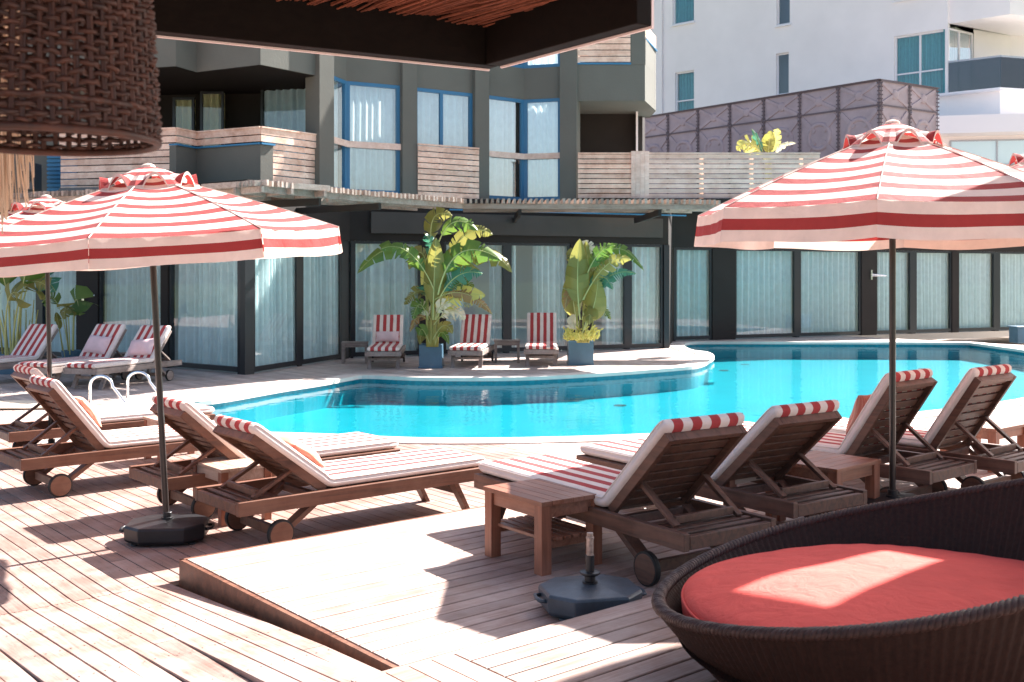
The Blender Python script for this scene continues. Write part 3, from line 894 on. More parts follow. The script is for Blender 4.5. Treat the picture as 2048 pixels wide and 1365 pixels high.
bb = umb_base(M['base_blue'], True); pb = G(1180, 1221, Z_PL); bb.scale = (.82, .82, .86); bb.location = (pb.x, pb.y, Z_PL); bb.rotation_euler = (0, 0, .22)
tag(bb, 'faded grey umbrella base with a bare rusty tube and no umbrella', 'umbrella base', GB)
bc = umb_base(M['base']); bc.location = (b3.x, b3.y, 0); bc.rotation_euler = (0, 0, .6)
tag(bc, 'black umbrella base tucked under the loungers at the left', 'umbrella base', GB)
bd = umb_base(M['base']); bd.location = (b2.x, b2.y, Z_PL); bd.rotation_euler = (0, 0, .4)
tag(bd, 'black umbrella base of the right umbrella, behind the wicker daybed', 'umbrella base', GB)
be = umb_base(M['base']); be.location = (4.2, 8.35, Z_PL); be.rotation_euler = (0, 0, .1)
tag(be, 'black umbrella base of the umbrella at the right edge', 'umbrella base', GB)

# ------------------------------------------------------------------ wicker daybed and cushion
ctr = Vector((1.42, 3.86)); lowdir = math.radians(160)
def interp(tab, x):
    for (a, b), (c, d) in zip(tab, tab[1:]):
        if a <= x <= c:
            t = (x - a) / (c - a); t = t * t * (3 - 2 * t) * .5 + t * .5
            return b + (d - b) * t
    return tab[-1][1]
def rimz(th):
    a = th - lowdir
    return .781 - .2625 * math.cos(a) + .026 * math.cos(2 * a) - .012 * math.cos(3 * a)
root = empty('wicker_daybed', (ctr.x, ctr.y, Z_ND), label='large round dark brown wicker daybed holding a red cushion on the upper deck', cat='daybed')
sh = MB(); NT = 720; NR = 26
for side in (0, 1):
    o = len(sh.v)
    for i in range(NT):
        th = 2 * PI * i / NT; zt = rimz(th) - Z_ND
        for j in range(NR + 1):
            q = j / NR
            r = .60 + (.905 - .60) * q ** .8 - side * .045
            z = .02 + (zt - .02) * q
            r += (.0045 if side == 0 else -.0045) * math.cos(i * PI / 2) * (1 if j % 2 == 0 else .55)
            sh.v.append(Vector((r * math.cos(th), r * math.sin(th), z)))
    for i in range(NT):
        for j in range(NR):
            a = o + i * (NR + 1) + j; b = o + ((i + 1) % NT) * (NR + 1) + j
            sh.f.append([a, b, b + 1, a + 1]); sh.m.append(0)
sh.lathe([(.59, .02), (.59, .03), (.57, .0301), (.02, .0302)], n=48)
so = sh.build('woven_shell', M['wicker'], root, smooth=True)
br = MB(); NB = 1300
for ph in range(3):
    pts = []
    for i in range(NB + 1):
        th = 2 * PI * i / NB; tw = 105 * th + ph * 2 * PI / 3
        r = .885 + .017 * math.cos(tw); z = rimz(th) - Z_ND + .004 + .010 * math.sin(tw)
        pts.append((r * math.cos(th), r * math.sin(th), z))
    br.tube(pts, .0115, 6, False)
br.build('braided_rim', M['wicker_rim'], root, smooth=True)
sb = MB(); sb.lathe([(.56, .10), (.80, .2), (.82, .205), (.1, .206)], n=64); sb.build('seat_base', M['wicker'], root)
cu = MB(); prof = [(.02, .0), (.70, .0), (.775, .012), (.80, .045), (.803, .08), (.79, .112), (.76, .132), (.70, .148), (.5, .178), (.25, .196), (.02, .2)]
NC = 288; cn = MB()
for (r, z) in prof:
    for i in range(NC):
        th = 2 * PI * i / NC
        rr = r * (1 + .006 * math.sin(3 * th + 1) + .003 * math.sin(7 * th)); zz = z + (.012 * math.sin(2 * th + .6) + .006 * math.sin(5 * th)) * (r / .8) * (z > .09) + (.0012 * math.sin(34 * th + 2 * math.sin(5 * th)) if .65 < r < .8 and z > .1 else 0)
        cn.v.append(Vector((rr * math.cos(th), rr * math.sin(th), zz)))
for i in range(len(prof) - 1):
    for j in range(NC):
        a = i * NC + j; b = i * NC + (j + 1) % NC; cn.f.append([a, b, b + NC, a + NC]); cn.m.append(0)
cn.f.append(list(range(NC))[::-1]); cn.m.append(0); cn.f.append([(len(prof) - 1) * NC + j for j in range(NC)]); cn.m.append(0)
co = cn.build('round_cushion', M['red_cushion'], None, smooth=True); co.location = (ctr.x, ctr.y, .462)
tag(co, 'large round coral red seat cushion lying in the wicker daybed', 'cushion')
pp = MB(); pp.tube([(.798 * math.cos(2 * PI * i / 96), .798 * math.sin(2 * PI * i / 96), .10) for i in range(97)], .006, 6, False)
pp.build('piping', M['red_cushion'], co, smooth=True)

# ------------------------------------------------------------------ straw roof over the camera
corner = W(980, 4.5); dl = Vector((-.88, -.475)).normalized(); drr = (W(1303, 3.72) - corner); rl = drr.length; drr.normalize()
zb = ZY(139, 4.5)
root = empty('straw_roof', (corner.x, corner.y, zb), label='dark beamed straw roof corner hanging over the terrace at the top of the photo', cat='roof')
def beam(p, q, name='beam'):
    b = MB(); P = Vector((p.x, p.y)); Q = Vector((q.x, q.y))
    d = (Q - P).normalized(); nrm = Vector((-d.y, d.x))
    if nrm.dot(Vector((0, 0)) - P) > 0: nrm = -nrm      # outwards
    b.prism([P, Q, Q - nrm * .07, P - nrm * .07], zb, zb + .30)
    o = b.build(name, M['roofbeam'], root, world=True, bevel=.004)
    t = MB(); t.prism([P + nrm * .001, Q + nrm * .001, Q + nrm * .012, P + nrm * .012], zb - .006, zb + .27)
    t.build('fascia_strip', M['strip_sunlit'], o, world=True)
    return nrm
pl = corner + dl * 5.2; pr_ = corner + drr * rl
beam(corner, pl); beam(corner + drr * .071, pr_)
s = MB()
def cz(a, b): return zb + .15 + .07 * min(a, b)
na, nb_ = 430, 10
for i in range(na):
    for j in range(nb_):
        a0 = .05 + (4.9) * (i + rnd.random()) / na; b0 = .03 + 3.2 * j / nb_
        if b0 > rl - .05 and a0 < .35: continue
        L = 3.2 / nb_ * 1.5
        tilt = rnd.uniform(-.1, .02) - .12
        p = corner + dl * a0 + drr * b0; q = corner + dl * (a0 + tilt * L) + drr * (b0 + L)
        z0 = cz(a0, b0) + rnd.uniform(0, .03); z1 = cz(a0 + tilt * L, b0 + L) + rnd.uniform(0, .03)
        s.bar((p.x, p.y, z0), (q.x, q.y, z1), .006, .005)
P = [corner + dl * .03 + drr * .03, corner + dl * 5 + drr * .03, corner + dl * 5 + drr * 3.3, corner + dl * .6 + drr * 3.3, corner + dl * .1 + drr * rl]
zz = [cz(0, 0), cz(5, 0), cz(5, 3.3), cz(.6, 3.3), cz(.1, rl)]
s.add([(p.x, p.y, z + .045) for p, z in zip(P, zz)], [(0, 1, 2, 3, 4)])
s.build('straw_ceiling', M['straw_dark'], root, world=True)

# rattan lampshade
lc = Vector((-.857, 1.96)); lz = 1.993
root = empty('rattan_lampshade', (lc.x, lc.y, lz), label='brown woven rattan lampshade hanging at the upper left corner', cat='lampshade')
b = MB(); NV = 58; H_ = .62
def lr(z): return .2 - .028 * z / .62 * 1.4
for k in range(NV):
    th = 2 * PI * k / NV + rnd.uniform(-.02, .02)
    for o_ in (-.010, .010):
        pts = []
        for i in range(13):
            z = H_ * i / 12; r = lr(z) + .002 * rnd.uniform(-1, 1)
            pts.append((r * math.cos(th + o_ + rnd.uniform(-.006, .006)), r * math.sin(th + o_), z))
        b.tube(pts, .0034, 5, False)
nrow = 42
for j in range(nrow):
    z0 = .012 + (H_ - .02) * j / (nrow - 1); pts = []
    for i in range(NV * 3 + 1):
        th = 2 * PI * i / (NV * 3)
        r = lr(z0) + .0075 * math.cos(PI * (i / 3.0) + PI * j) + .001 * rnd.uniform(-1, 1)
        pts.append((r * math.cos(th), r * math.sin(th), z0 + .0022 * rnd.uniform(-1, 1) + .002 * math.sin(7 * th + j)))
    b.tube(pts, rnd.uniform(.0036, .0056), 6, False)
b.build('woven_shade', M['rattan'], root, smooth=True)
b = MB()
b.tube([(.201 * math.cos(2 * PI * i / 60), .201 * math.sin(2 * PI * i / 60), .002) for i in range(61)], .0075, 8, False)
b.tube([(.197 * math.cos(2 * PI * i / 60), .197 * math.sin(2 * PI * i / 60), .055) for i in range(61)], .0065, 8, False)
b.build('shade_rim', M['rattan'], root, smooth=True)
b = MB(); b.tube([(0, 0, .3), (0, 0, 1.0)], .006, 8); b.tube([(-.175, 0, .6), (.175, 0, .6)], .005, 6); b.build('hanging_cord', M['rubber'], root)

# hanging straw fringe at the left edge
root = empty('straw_fringe', (P3(10, 300, 3.0).x, 3.0, 2.1), label='loose straw fringe dangling below the rattan lampshade at the left edge', cat='straw fringe')
b = MB()
for i in range(150):
    x0 = rnd.uniform(-70, 58); y1 = 440 - max(0, x0) * 1.6 + rnd.uniform(-70, 30)
    d = 3.0 + rnd.uniform(-.12, .12)
    x1 = x0 + rnd.uniform(-8, 10) + (12 if x0 > 25 else 0)
    a = P3(x0 * .55, -60, d); m_ = P3(x0, 200, d); c = P3(x1, y1, d)
    pts = bez(a, m_ + Vector((rnd.uniform(-.02, .02), rnd.uniform(-.03, .03), 0)), c, 8)
    b.tube(pts, rnd.uniform(.0012, .0026), 4)
b.build('straw', M['straw_pale'], root, world=True)

# ------------------------------------------------------------------ hotel
def on(P, Q, x):
    k = (x - CX) / F; d = Q - P
    t = (k * P.y - P.x) / (d.x - k * d.y)
    return P + d * t
hA = G(0, 706); hB = G(494, 750); hA = hB + (hA - hB) * 1.25; hC = G(700, 717); hD = G(1337, 696.5); hE = G(1345, 683); hH = G(2048, 661); hH = hE + (hH - hE) * 1.35
hotel = empty('hotel_building', (hB.x, hB.y, 0), label='olive grey hotel with glass doors, bay windows and wood slatted balconies', cat='building')
ZH = 2.46
def nrm_of(P, Q):
    d = (Q - P).normalized(); n_ = Vector((d.y, -d.x))
    return n_ if n_.y < 0 else -n_
def pleat(mb, P, Q, z0, z1, back, seed, amp=.075, pl=.085):
    r = random.Random(seed); d = Q - P; L = d.length; d.normalize(); n_ = nrm_of(P, Q)
    s = 0; pts = []; k = 0
    while s < L:
        pts.append((s, amp * (1 if k % 2 else -1) * r.uniform(.45, 1.1))); s += pl * r.uniform(.45, 1.5); k += 1
    pts.append((L, 0))
    sm = []
    for (a, b), (c, e) in zip(pts, pts[1:]):
        for q in range(4):
            t = q / 4; f = (1 - math.cos(PI * t)) / 2; sm.append((a + (c - a) * t, b + (e - b) * f))
    sm.append(pts[-1]); o = len(mb.v); rows = [z0, z0 + (z1 - z0) * .35, z0 + (z1 - z0) * .7, z1]
    for i, (s_, a) in enumerate(sm):
        for h, z in enumerate(rows):
            drift = .02 * math.sin(s_ * 3 + seed) * (1 - h / 3)
            p = P + d * min(L, max(0, s_ + drift)) - n_ * (back - a * (1 - .25 * h / 3))
            mb.v.append(Vector((p.x, p.y, z)))
    nr_ = len(rows)
    for i in range(len(sm) - 1):
        for h in range(nr_ - 1):
            a = o + i * nr_ + h; mb.f.append([a, a + nr_, a + nr_ + 1, a + 1]); mb.m.append(0)
seedc = [1]
def glazed(name, P, Q, z0, z1, fr, fw, frmat, gmat, cmat, parent, mull=(), trans=(), gap=None, curtain=True, depth=.07, back=.22, off=0.0, split=None):
    """framed window between ground points P and Q"""
    d = (Q - P); L = d.length; dn = d.normalized()
    m = MB()
    m.seg(P, P + dn * fw, z0, z1, depth, off); m.seg(Q - dn * fw, Q, z0, z1, depth, off)
    m.seg(P + dn * fw, Q - dn * fw, z0, z0 + fr, depth, off); m.seg(P + dn * fw, Q - dn * fw, z1 - fw, z1, depth, off)
    for x in mull: m.seg(P + d * x - dn * fw * .5, P + d * x + dn * fw * .5, z0 + fr, z1 - fw, depth - .006, off - .003)
    for x in trans: m.seg(P + dn * fw, Q - dn * fw, z0 + (z1 - z0) * x - fw * .4, z0 + (z1 - z0) * x + fw * .4, depth - .01, off - .005)
    o = m.build(name, frmat, parent, world=True)
    g = MB(); n_ = nrm_of(P, Q); a = P + dn * fw - n_ * (depth * .5 - off); b = Q - dn * fw - n_ * (depth * .5 - off)
    g.add([(a.x, a.y, z0 + fr), (b.x, b.y, z0 + fr), (b.x, b.y, z1 - fw), (a.x, a.y, z1 - fw)], [(0, 1, 2, 3)])
    g.build('pane', gmat, o, world=True)
    if curtain:
        c = MB(); seedc[0] += 1
        if gap is None: gap = [(0.0, 1.0)]
        for (s0, s1) in gap: pleat(c, P + d * s0, P + d * s1, z0 + .03, z1 - .02, back, seedc[0] * 7)
        c.build('curtain', cmat, o, world=True, smooth=True)
    return o
GD = [(hA, hB, [(-60, 74, [(0, 1)]), (82, 155, [(0, 1)]), (198, 324, [(0, 1)]), (338, 482, [(0, 1)])]),
      (hB, hC, [(507, 596, [(0, 1)]), (604, 682, [(0, 1)])]),
      (hC, hD, [(706, 842, [(0, 1)]), (888, 1011, [(0, .36), (.8, 1)]), (1019, 1141, [(0, .16), (.45, 1)]), (1184, 1253, [(.42, 1)]), (1260, 1326, [(0, 1)])]),
      (hE, hH, [(1350, 1424, [(0, 1)]), (1470, 1592, [(0, 1)]), (1599, 1722, [(0, 1)]), (1752, 1823, [(0, 1)]), (1831, 1903, [(0, 1)]), (1916, 1990, [(0, 1)]), (1998, 2075, [(0, 1)]), (2085, 2170, [(0, 1)])])]
for P, Q, pans in GD:
    for (x0, x1, gp) in pans:
        gz = P is hB
        glazed('glass_door', on(P, Q, x0), on(P, Q, x1), .03, ZH, .09, .055, M['black_frame'], M['glass'], M['curtain'], hotel, gap=gp, depth=.03 if gz else .07, back=.10 if gz else .2)
    # posts between the panels
    xs = [p[:2] for p in pans]
    for (a0, a1), (b0, b1_) in zip(xs, xs[1:]):
        m = MB(); pa, pb_ = on(P, Q, a1), on(P, Q, b0)
        m.seg(pa, pb_, .0, ZH, .03 if P is hB else .16, .0 if (pb_ - pa).length < .2 else .03)
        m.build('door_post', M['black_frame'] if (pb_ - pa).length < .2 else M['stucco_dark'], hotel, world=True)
def post(P, Q, x0, x1, z1=ZH, mt='black_frame', off=.04):
    m = MB(); m.seg(on(P, Q, x0), on(P, Q, x1), 0, z1, .2, off); m.build('door_post', M[mt], hotel, world=True)
post(hA, hB, 482.5, 494); post(hB, hC, 494.5, 506.5, off=0.0); post(hB, hC, 682.5, 698, off=0.0); post(hC, hD, 701, 705.5); post(hC, hD, 1326.5, 1337)
post(hE, hH, 1346, 1349.5)
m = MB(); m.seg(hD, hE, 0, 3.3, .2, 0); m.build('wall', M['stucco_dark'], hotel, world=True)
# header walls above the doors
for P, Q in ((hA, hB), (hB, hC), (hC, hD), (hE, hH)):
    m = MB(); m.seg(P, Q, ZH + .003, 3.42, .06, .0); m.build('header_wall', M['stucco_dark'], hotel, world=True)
m = MB(); m.seg(on(hC, hD, 740), on(hC, hD, 1322), ZH + .17, ZH + .62, .08, .09); m.build('sign_band', M['fascia'], hotel, world=True)
m = MB(); m.seg(on(hC, hD, 880), on(hC, hD, 1345), ZH + .66, ZH + .69, .05, .6); m.build('rail_pipe', M['blue_metal'], hotel, world=True)
# room interiors
def mitre(pts, dist):
    ln = []
    for p, q in zip(pts, pts[1:]):
        n_ = nrm_of(p, q); ln.append((p - n_ * dist, (q - p).normalized()))
    out = [ln[0][0]]
    for (a, d), (b, e) in zip(ln, ln[1:]):
        den = d.x * e.y - d.y * e.x; w = b - a
        out.append(a + d * ((w.x * e.y - w.y * e.x) / den))
    n_ = nrm_of(pts[-2], pts[-1]); out.append(pts[-1] - n_ * dist)
    return out
for chain in ([hA, hB, hC, hD], [hE, hH]):
    bk = mitre(chain, 1.3)
    for (p, q), (p2, q2) in zip(zip(chain, chain[1:]), zip(bk, bk[1:])):
        m = MB(); m.add([(p2.x, p2.y, -.3), (q2.x, q2.y, -.3), (q2.x, q2.y, 3.4), (p2.x, p2.y, 3.4)], [(0, 1, 2, 3)])
        m.add([(p.x, p.y, .004), (q.x, q.y, .004), (q2.x, q2.y, .004), (p2.x, p2.y, .004)], [(0, 1, 2, 3)])
        m.add([(p.x, p.y, ZH + .1), (q.x, q.y, ZH + .1), (q2.x, q2.y, ZH + .1), (p2.x, p2.y, ZH + .1)], [(0, 1, 2, 3)])
        m.build('room_wall', M['interior'], hotel, world=True)
m = MB(); e0 = hE + (hH - hE) * 1.0
low = [W(1300, 23.9), W(2300, 24.1), Vector((22, 40)), W(1310, 42)]
fo = nrm_of(hE, hH)
m.prism([hE + fo * .5, hH + fo * .5, hH - fo * 19, hE - fo * 19], 3.425, 3.46); m.build('terrace_slab', M['soffit'], hotel, world=True)
m = MB(); m.prism([W(1150, 23.95), W(1650, 24.05), W(1650, 24.5), W(1150, 24.5)], 3.28, 3.455); m.build('terrace_beam', M['stucco_dark'], hotel, world=True)
m = MB(); m.prism([hD + Vector((-.5, -1.2)), W(1345, 24.55), hE + fo * .52, hD + Vector((0, .5))], 3.425, 3.455); m.build('terrace_slab', M['soffit'], hotel, world=True)

# upper floors
q631, q660 = W(631, 21.3), W(660, 21.6)
q693, q800, q828 = W(693, 22.35), W(800, 22.9), W(829, 23.1)
q945, q973 = W(945, 23.9), W(973, 24.1)
q1048, q1122, q1155, q1290, q1312 = W(1048, 24.75), W(1122, 24.5), W(1155, 24.4), W(1290, 24.4), W(1312, 25.9)
ZS = 5.70; ZTOP = 8.05; Z2 = 6.50
# mass behind
m = MB()
m.prism([W(-260, 24.5), W(290, 23.6), W(560, 23.3), W(645, 23.0), W(700, 23.6), W(812, 24.2), W(960, 25.3), W(1140, 25.9), W(1150, 26.8), W(1285, 26.8), W(1290, 34), W(-400, 34)], 3.40, ZTOP)
m.build('rear_wall', M['stucco_dark'], hotel, world=True)
for (a, b_) in ((q631, q660), (q800, q828), (q945, q973), (q1122, q1155)):
    m = MB(); m.seg(a, b_, 3.2, ZTOP, .42, .12); m.build('column', M['stucco'], hotel, world=True)
WIN_T = 5.78
bays = [(q660, q693, q800), (q828, None, q945), (q973, q1048, q1122)]
for a, k, b_ in bays:
    for z0, z1 in ((WIN_T + .003, Z2 - .003), (7.9, ZTOP), (3.2, 3.46)):
        m = MB()
        for p, q in ((a, k), (k, b_)) if k is not None else ((a, b_),): m.seg(p, q, z0, z1, .35, 0)
        m.build('spandrel_wall', M['stucco'], hotel, world=True)
def up(P, Q, z0, z1, **kw):
    return glazed('window', P, Q, z0, z1, .07, .075, M['blue_frame'], M['glass_up'], kw.pop('cm', M['curtain_up']), hotel, back=.20, **kw)
for (z0, z1) in ((3.465, WIN_T), (Z2, 7.895)):
    up(q660, q693, z0, z1); up(q693, q800, z0, z1, gap=[(0, 1)])
    up(q828, q945, z0, z1, mull=(.46,))
    up(q973, q1048, z0, z1, gap=[(.1, .9)]); up(q1048, q1122, z0, z1)
# wood strips across the bays
for a, k, b_ in (bays[0], bays[2]):
    m = MB(); m.seg(a, k, 4.40, 4.53, .03, .06); m.seg(k, b_, 4.40, 4.53, .03, .06)
    m.build('wood_strip', M['pine_pale'], hotel, world=True)
def slats(mb, P, Q, z0, z1, n, off=.0, th=.025, gap=.02):
    h = (z1 - z0) / n
    for i in range(n): mb.seg(P, Q, z0 + i * h + gap / 2, z0 + (i + 1) * h - gap / 2, th, off)
m = MB(); slats(m, q828, q945 + (q973 - q945) * .2, 3.42, 4.52, 9, .16); m.seg(q828, q945 + (q973 - q945) * .2, 4.525, 4.56, .06, .18); m.build('slat_screen', M['pine'], hotel, world=True)
# left balconies
B = [W(120, 20.9), W(304, 20.5), W(352, 20.35), W(393, 20.95), W(521, 20.2), q631]
B1 = [W(160, 20.8), W(304, 20.5), W(352, 20.35)]
bal = MB()
for p, q in ((B[2], B[3]), (B[3], B[4]), (B[4], B[4] + (B[5] - B[4]) * .22)): bal.seg(p, q, 3.25, 4.20, .15, 0)
bo = bal.build('balcony_parapet', M['stucco'], hotel, world=True)
m = MB()
for p, q in ((B[2], B[3]), (B[3], B[4]), (B[4], B[4] + (B[5] - B[4]) * .24)): m.seg(p, q, 4.203, 4.235, .2, .04)
m.build('blue_cap', M['blue_metal'], bo, world=True)
m = MB()
for p, q in zip(B, B[1:]):
    for z in (4.26, 4.395): m.seg(p, q, z, z + .115, .03, .02)
    m.seg(p, q, 4.512, 4.54, .08, .04)
m.build('top_rail', M['pine'], bo, world=True)
m = MB(); slats(m, B[0], B[2], 3.35, 4.25, 7, -.02); m.build('slat_screen', M['pine'], hotel, world=True)
m = MB(); slats(m, B[4] + (B[5] - B[4]) * .225, B[5], 3.4, 4.25, 7, -.02); m.build('slat_screen', M['pine'], hotel, world=True)
m = MB(); poly = [B[0], B[1], B[2], B[3], B[4], B[5], W(640, 23.4), W(100, 23.9)]
m.prism(poly, 3.22, 3.44); m.build('balcony_floor', M['soffit'], hotel, world=True)
cxp = sum((p for p in poly), Vector((0, 0))) / len(poly)
m = MB(); m.prism([cxp + (p - cxp) * .985 for p in poly], ZS - .012, ZS - .003); m.build('soffit', M['dark_soffit'], hotel, world=True)
m = MB(); m.prism([p for p in poly], ZS, 7.2)
m.build('upper_balcony', M['stucco'], hotel, world=True)
for (x0, x1, yt, cmn) in ((345, 388, 195, 'curtain_y'), (400, 447, 183, 'curtain_y'), (521, 620, 168, 'curtain_b')):
    glazed('window', W(x0, 22.9), W(x1, 22.9 if x0 < 500 else 22.6), 3.5, ZY(yt, 22.9), .06, .05, M['black_frame'], M['glass'], M[cmn], hotel, back=.12)
# right balcony block
m = MB(); m.prism([q1155, q1290, q1312, W(1300, 27.0), W(1150, 27.0)], ZS, Z2 + .02); ub = m.build('balcony_block', M['stucco'], hotel, world=True)
m = MB(); m.seg(q1155, W(1262, 24.4), Z2 + .022, Z2 + .06, .14, .03); m.build('blue_cap', M['blue_metal'], ub, world=True)
m = MB(); slats(m, q1155, W(1261, 24.4), Z2 + .07, 7.7, 8, .0); m.build('slat_screen', M['pine'], hotel, world=True)
m = MB(); m.prism([W(1262, 24.39), q1290 + Vector((0, -.01)), W(1293, 26), W(1265, 26)], Z2 + .022, ZTOP); m.build('column', M['stucco'], hotel, world=True)
m = MB(); m.seg(q1290 + Vector((.02, .06)), q1312, Z2 + .3 - .28, Z2 + .62, .2, 0); m.build('wall', M['stucco'], hotel, world=True)
m = MB(); m.seg(W(1290, 24.6), q1312, Z2 + .625, Z2 + .65, .25, .04); m.build('blue_cap', M['blue_metal'], hotel, world=True)
m = MB(); slats(m, W(1291, 24.6), q1312, Z2 + .70, 7.5, 5, .0); m.build('slat_screen', M['pine'], hotel, world=True)
m = MB(); m.prism([W(1272, 26.0), W(1276, 26.0), W(1276, 26.9), W(1272, 26.9)], 3.46, ZS); m.build('white_post', M['white_trim'], hotel, world=True)
m = MB(); m.seg(W(1150, 26.4), W(1275, 26.4), 3.45, ZS, .1, 0); m.build('recess_wall', M['stucco_dark'], hotel, world=True)
# annex at the far left with blue louvre
m = MB(); aP, aQ = W(-300, 23.3), W(175, 22.4); m.seg(aP, aQ, 3.2, 7, .3, 0); m.build('annex_wall', M['stucco'], hotel, world=True)
lv = MB(); lp, lq = on(aP, aQ, 97), on(aP, aQ, 156)
for i in range(11): lv.seg(lp, lq, 3.42 + i * .085, 3.42 + i * .085 + .055, .05, .06)
lv.seg(lp, lq, 3.38, 4.36, .02, .012)
lo = lv.build('louvre_window', M['blue_metal'], hotel, world=True)
# pergola along the front
pergR = [(-60, 400), (100, 390), (413, 379), (523, 368), (700, 386), (925, 404), (1350, 405), (1440, 407)]
ZP = 3.16
pp_ = []
for x, y in pergR: pp_.append(W(x, (ZP - HC) * F / (HY - y)))
perg = empty('pergola', (pp_[3].x, pp_[3].y, 0), label='weathered grey brown lath pergola running along the hotel front above the glass doors', cat='pergola')
m = MB()
for p, q in zip(pp_, pp_[1:]):
    m.seg(p, q, ZP - .13, ZP - .035, .05, 0); m.seg(p, q, ZP - .13, ZP - .04, .05, -.55); m.seg(p, q, ZP - .13, ZP - .04, .05, -1.2)
m.build('beam', M['pergola'], perg, world=True)
m = MB()
for p, q in zip(pp_, pp_[1:]):
    L = (q - p).length; d = (q - p).normalized(); n_ = nrm_of(p, q); k = int(L / .105)
    for i in range(k):
        a = p + d * (i + .5) * L / k
        f = a + n_ * (.10 + rnd.uniform(-.02, .02)); bk = a - n_ * 1.35
        m.bar((f.x, f.y, ZP + .012 + rnd.uniform(-.008, .008)), (bk.x, bk.y, ZP + .012), .045, .09)
m.build('lath', M['pergola'], perg, world=True)
m = MB()
facade_pts = [(hA, hB), (hB, hC), (hC, hD), (hE, hH)]
for x in (100, 300, 640, 760, 1040, 1320, 1500, 1800):
    for p, q in zip(pp_, pp_[1:]):
        if (p.x / p.y) <= (x - CX) / F < (q.x / q.y):
            a = on(p, q, x); n_ = nrm_of(p, q)
            bk = a - n_ * 3.2
            m = MB(); m.bar((a.x, a.y, ZP - .2), (bk.x, bk.y, ZP - .2), .06, .12)
            m.build('bracket', M['stucco_dark'], perg, world=True)

# AC unit on the annex
ac = MB(); c = W(62, 21.9); ac.box((c.x, c.y, 3.74), (.3, .35, .55)); ac.build
aco = ac.build('air_conditioner', M['ac'], None, world=True, loc=(c.x, c.y, 3.46), bevel=.02); tag(aco, 'dark air conditioning unit beside the blue louvre at the left', 'air conditioner')
g = MB(); g.lathe([(.12, -.01), (.14, 0), (.14, .012), (.03, .014)], (-.02, -.18, .28), 24, Matrix.Rotation(PI / 2, 3, 'X')); g.build('fan_grille', M['black_frame'], aco)

# terrace fence
fn = empty('slat_fence', (W(1155, 24.2).x, 24.2, 3.46), label='pink pine slat fence with a broad post on the terrace edge', cat='fence')
fa, fb, fc, fd = W(1156, 24.2), W(1262, 24.2), W(1298, 24.2), W(1640, 24.2)
m = MB(); slats(m, fa, fb, 3.47, 4.47, 9, 0, gap=.022); m.seg(fa, fb, 4.47, 4.5, .07, .03); m.build('slat_panel', M['pine'], fn, world=True)
m = MB(); slats(m, fc, fd, 3.47, 4.47, 9, -.01, gap=.022); m.seg(fc, fd, 4.47, 4.5, .07, .03); m.build('slat_panel', M['pine_pale'], fn, world=True)
m = MB()
for i in range(4):
    a = fb + (fc - fb) * i / 4; b_ = fb + (fc - fb) * (i + .97) / 4; m.seg(a, b_, 3.46, 4.53, .05, .05)
m.build('post', M['pine_pale'], fn, world=True)
m = MB()
for x in (1400, 1500, 1600): m.seg(W(x, 24.25), W(x + 8, 24.25), 3.46, 4.47, .05, -.06)
m.build('post', M['pine_pale'], fn, world=True)

# ------------------------------------------------------------------ water tank
KT = 1.3
tk = W(1760, 27.0 * KT); tl = W(1280, 33.6 * KT); tr = W(1873, 28.3 * KT)
tank = empty('water_tank', (tk.x, tk.y, 3.46), label='brown sectional steel panel tank behind the pale fence', cat='water tank')
zt_ = ZY(161, 27.0 * KT)
rows = [(zt_ - .62 * KT, zt_), (zt_ - 1.86 * KT, zt_ - .62 * KT), (zt_ - 3.1 * KT, zt_ - 1.86 * KT)]
m = MB(); m.prism([tk, tr, tr + (tl - tk), tl], 3.5, zt_ - .01)
m.build('tank_wall', M['tank'], tank, world=True)
def face(P, Q, npan):
    e = MB(); fl = MB(); d = (Q - P); n_ = nrm_of(P, Q); pw = d.length / npan; dn = d.normalized()
    def pt(s, z, o): p = P + dn * s + n_ * o; return Vector((p.x, p.y, z))
    for i in range(npan + 1):
        s_ = i * pw
        a = P + dn * max(0, s_ - .025); b_ = P + dn * min(d.length, s_ + .025)
        fl.seg(a, b_, 3.5, zt_, .02, .05)
        z = 3.6
        while z < zt_: fl.box(pt(s_ + .045, z, .05), (.04, .04, .04)); fl.box(pt(s_ - .045, z, .05), (.04, .04, .04)); z += .13
    for z in (zt_ - .62 * KT, zt_ - 1.86 * KT, zt_): fl.seg(P, Q, z - .025, z + .025, .02, .053)
    for i in range(npan):
        for r_, (za, zb_) in enumerate(rows):
            cx_ = (i + .5) * pw; cz_ = (za + zb_) / 2; hw_ = pw * .44; hh = (zb_ - za) * .42
            inn_ = .22 if r_ == 0 else .5
            for sx in (-1, 1):
                for sz in (-1, 1):
                    e.bar(pt(cx_ + sx * hw_ * inn_ * .5, cz_ + sz * hh * inn_ * .5, .012), pt(cx_ + sx * hw_, cz_ + sz * hh, .012), (.12 if r_ else .09) * KT, .05, up=(n_.x, n_.y, 0))
            R_ = Matrix((Vector((dn.x, dn.y, 0)), Vector((0, 0, 1)), Vector((n_.x, n_.y, 0)))).transposed()
            rad = .09 if r_ == 0 else .30
            if r_ == 0: e.lathe([(.16, .0), (.16, .04), (.09, .06), (.03, .06)], pt(cx_, cz_, .0), 20, R_)
            else: e.lathe([(.52, .0), (.47, .055), (.39, .055), (.35, .008), (.02, .009)], pt(cx_, cz_, .0), 28, R_)
    e.build('embossed_panel', M['tank'], tank, world=True, bevel=.01)
    fl.build('flange', M['tank_edge'], tank, world=True)
face(tl, tk, 7); face(tk, tr, 2)
m = MB(); m.prism([tk + Vector((-.06, -.1)), tr + Vector((.1, -.05)), tr + (tl - tk) + Vector((.1, .1)), tl + Vector((-.1, 0))], zt_ + .019, zt_ + .04); m.build('tank_lid', M['tank_edge'], tank, world=True)

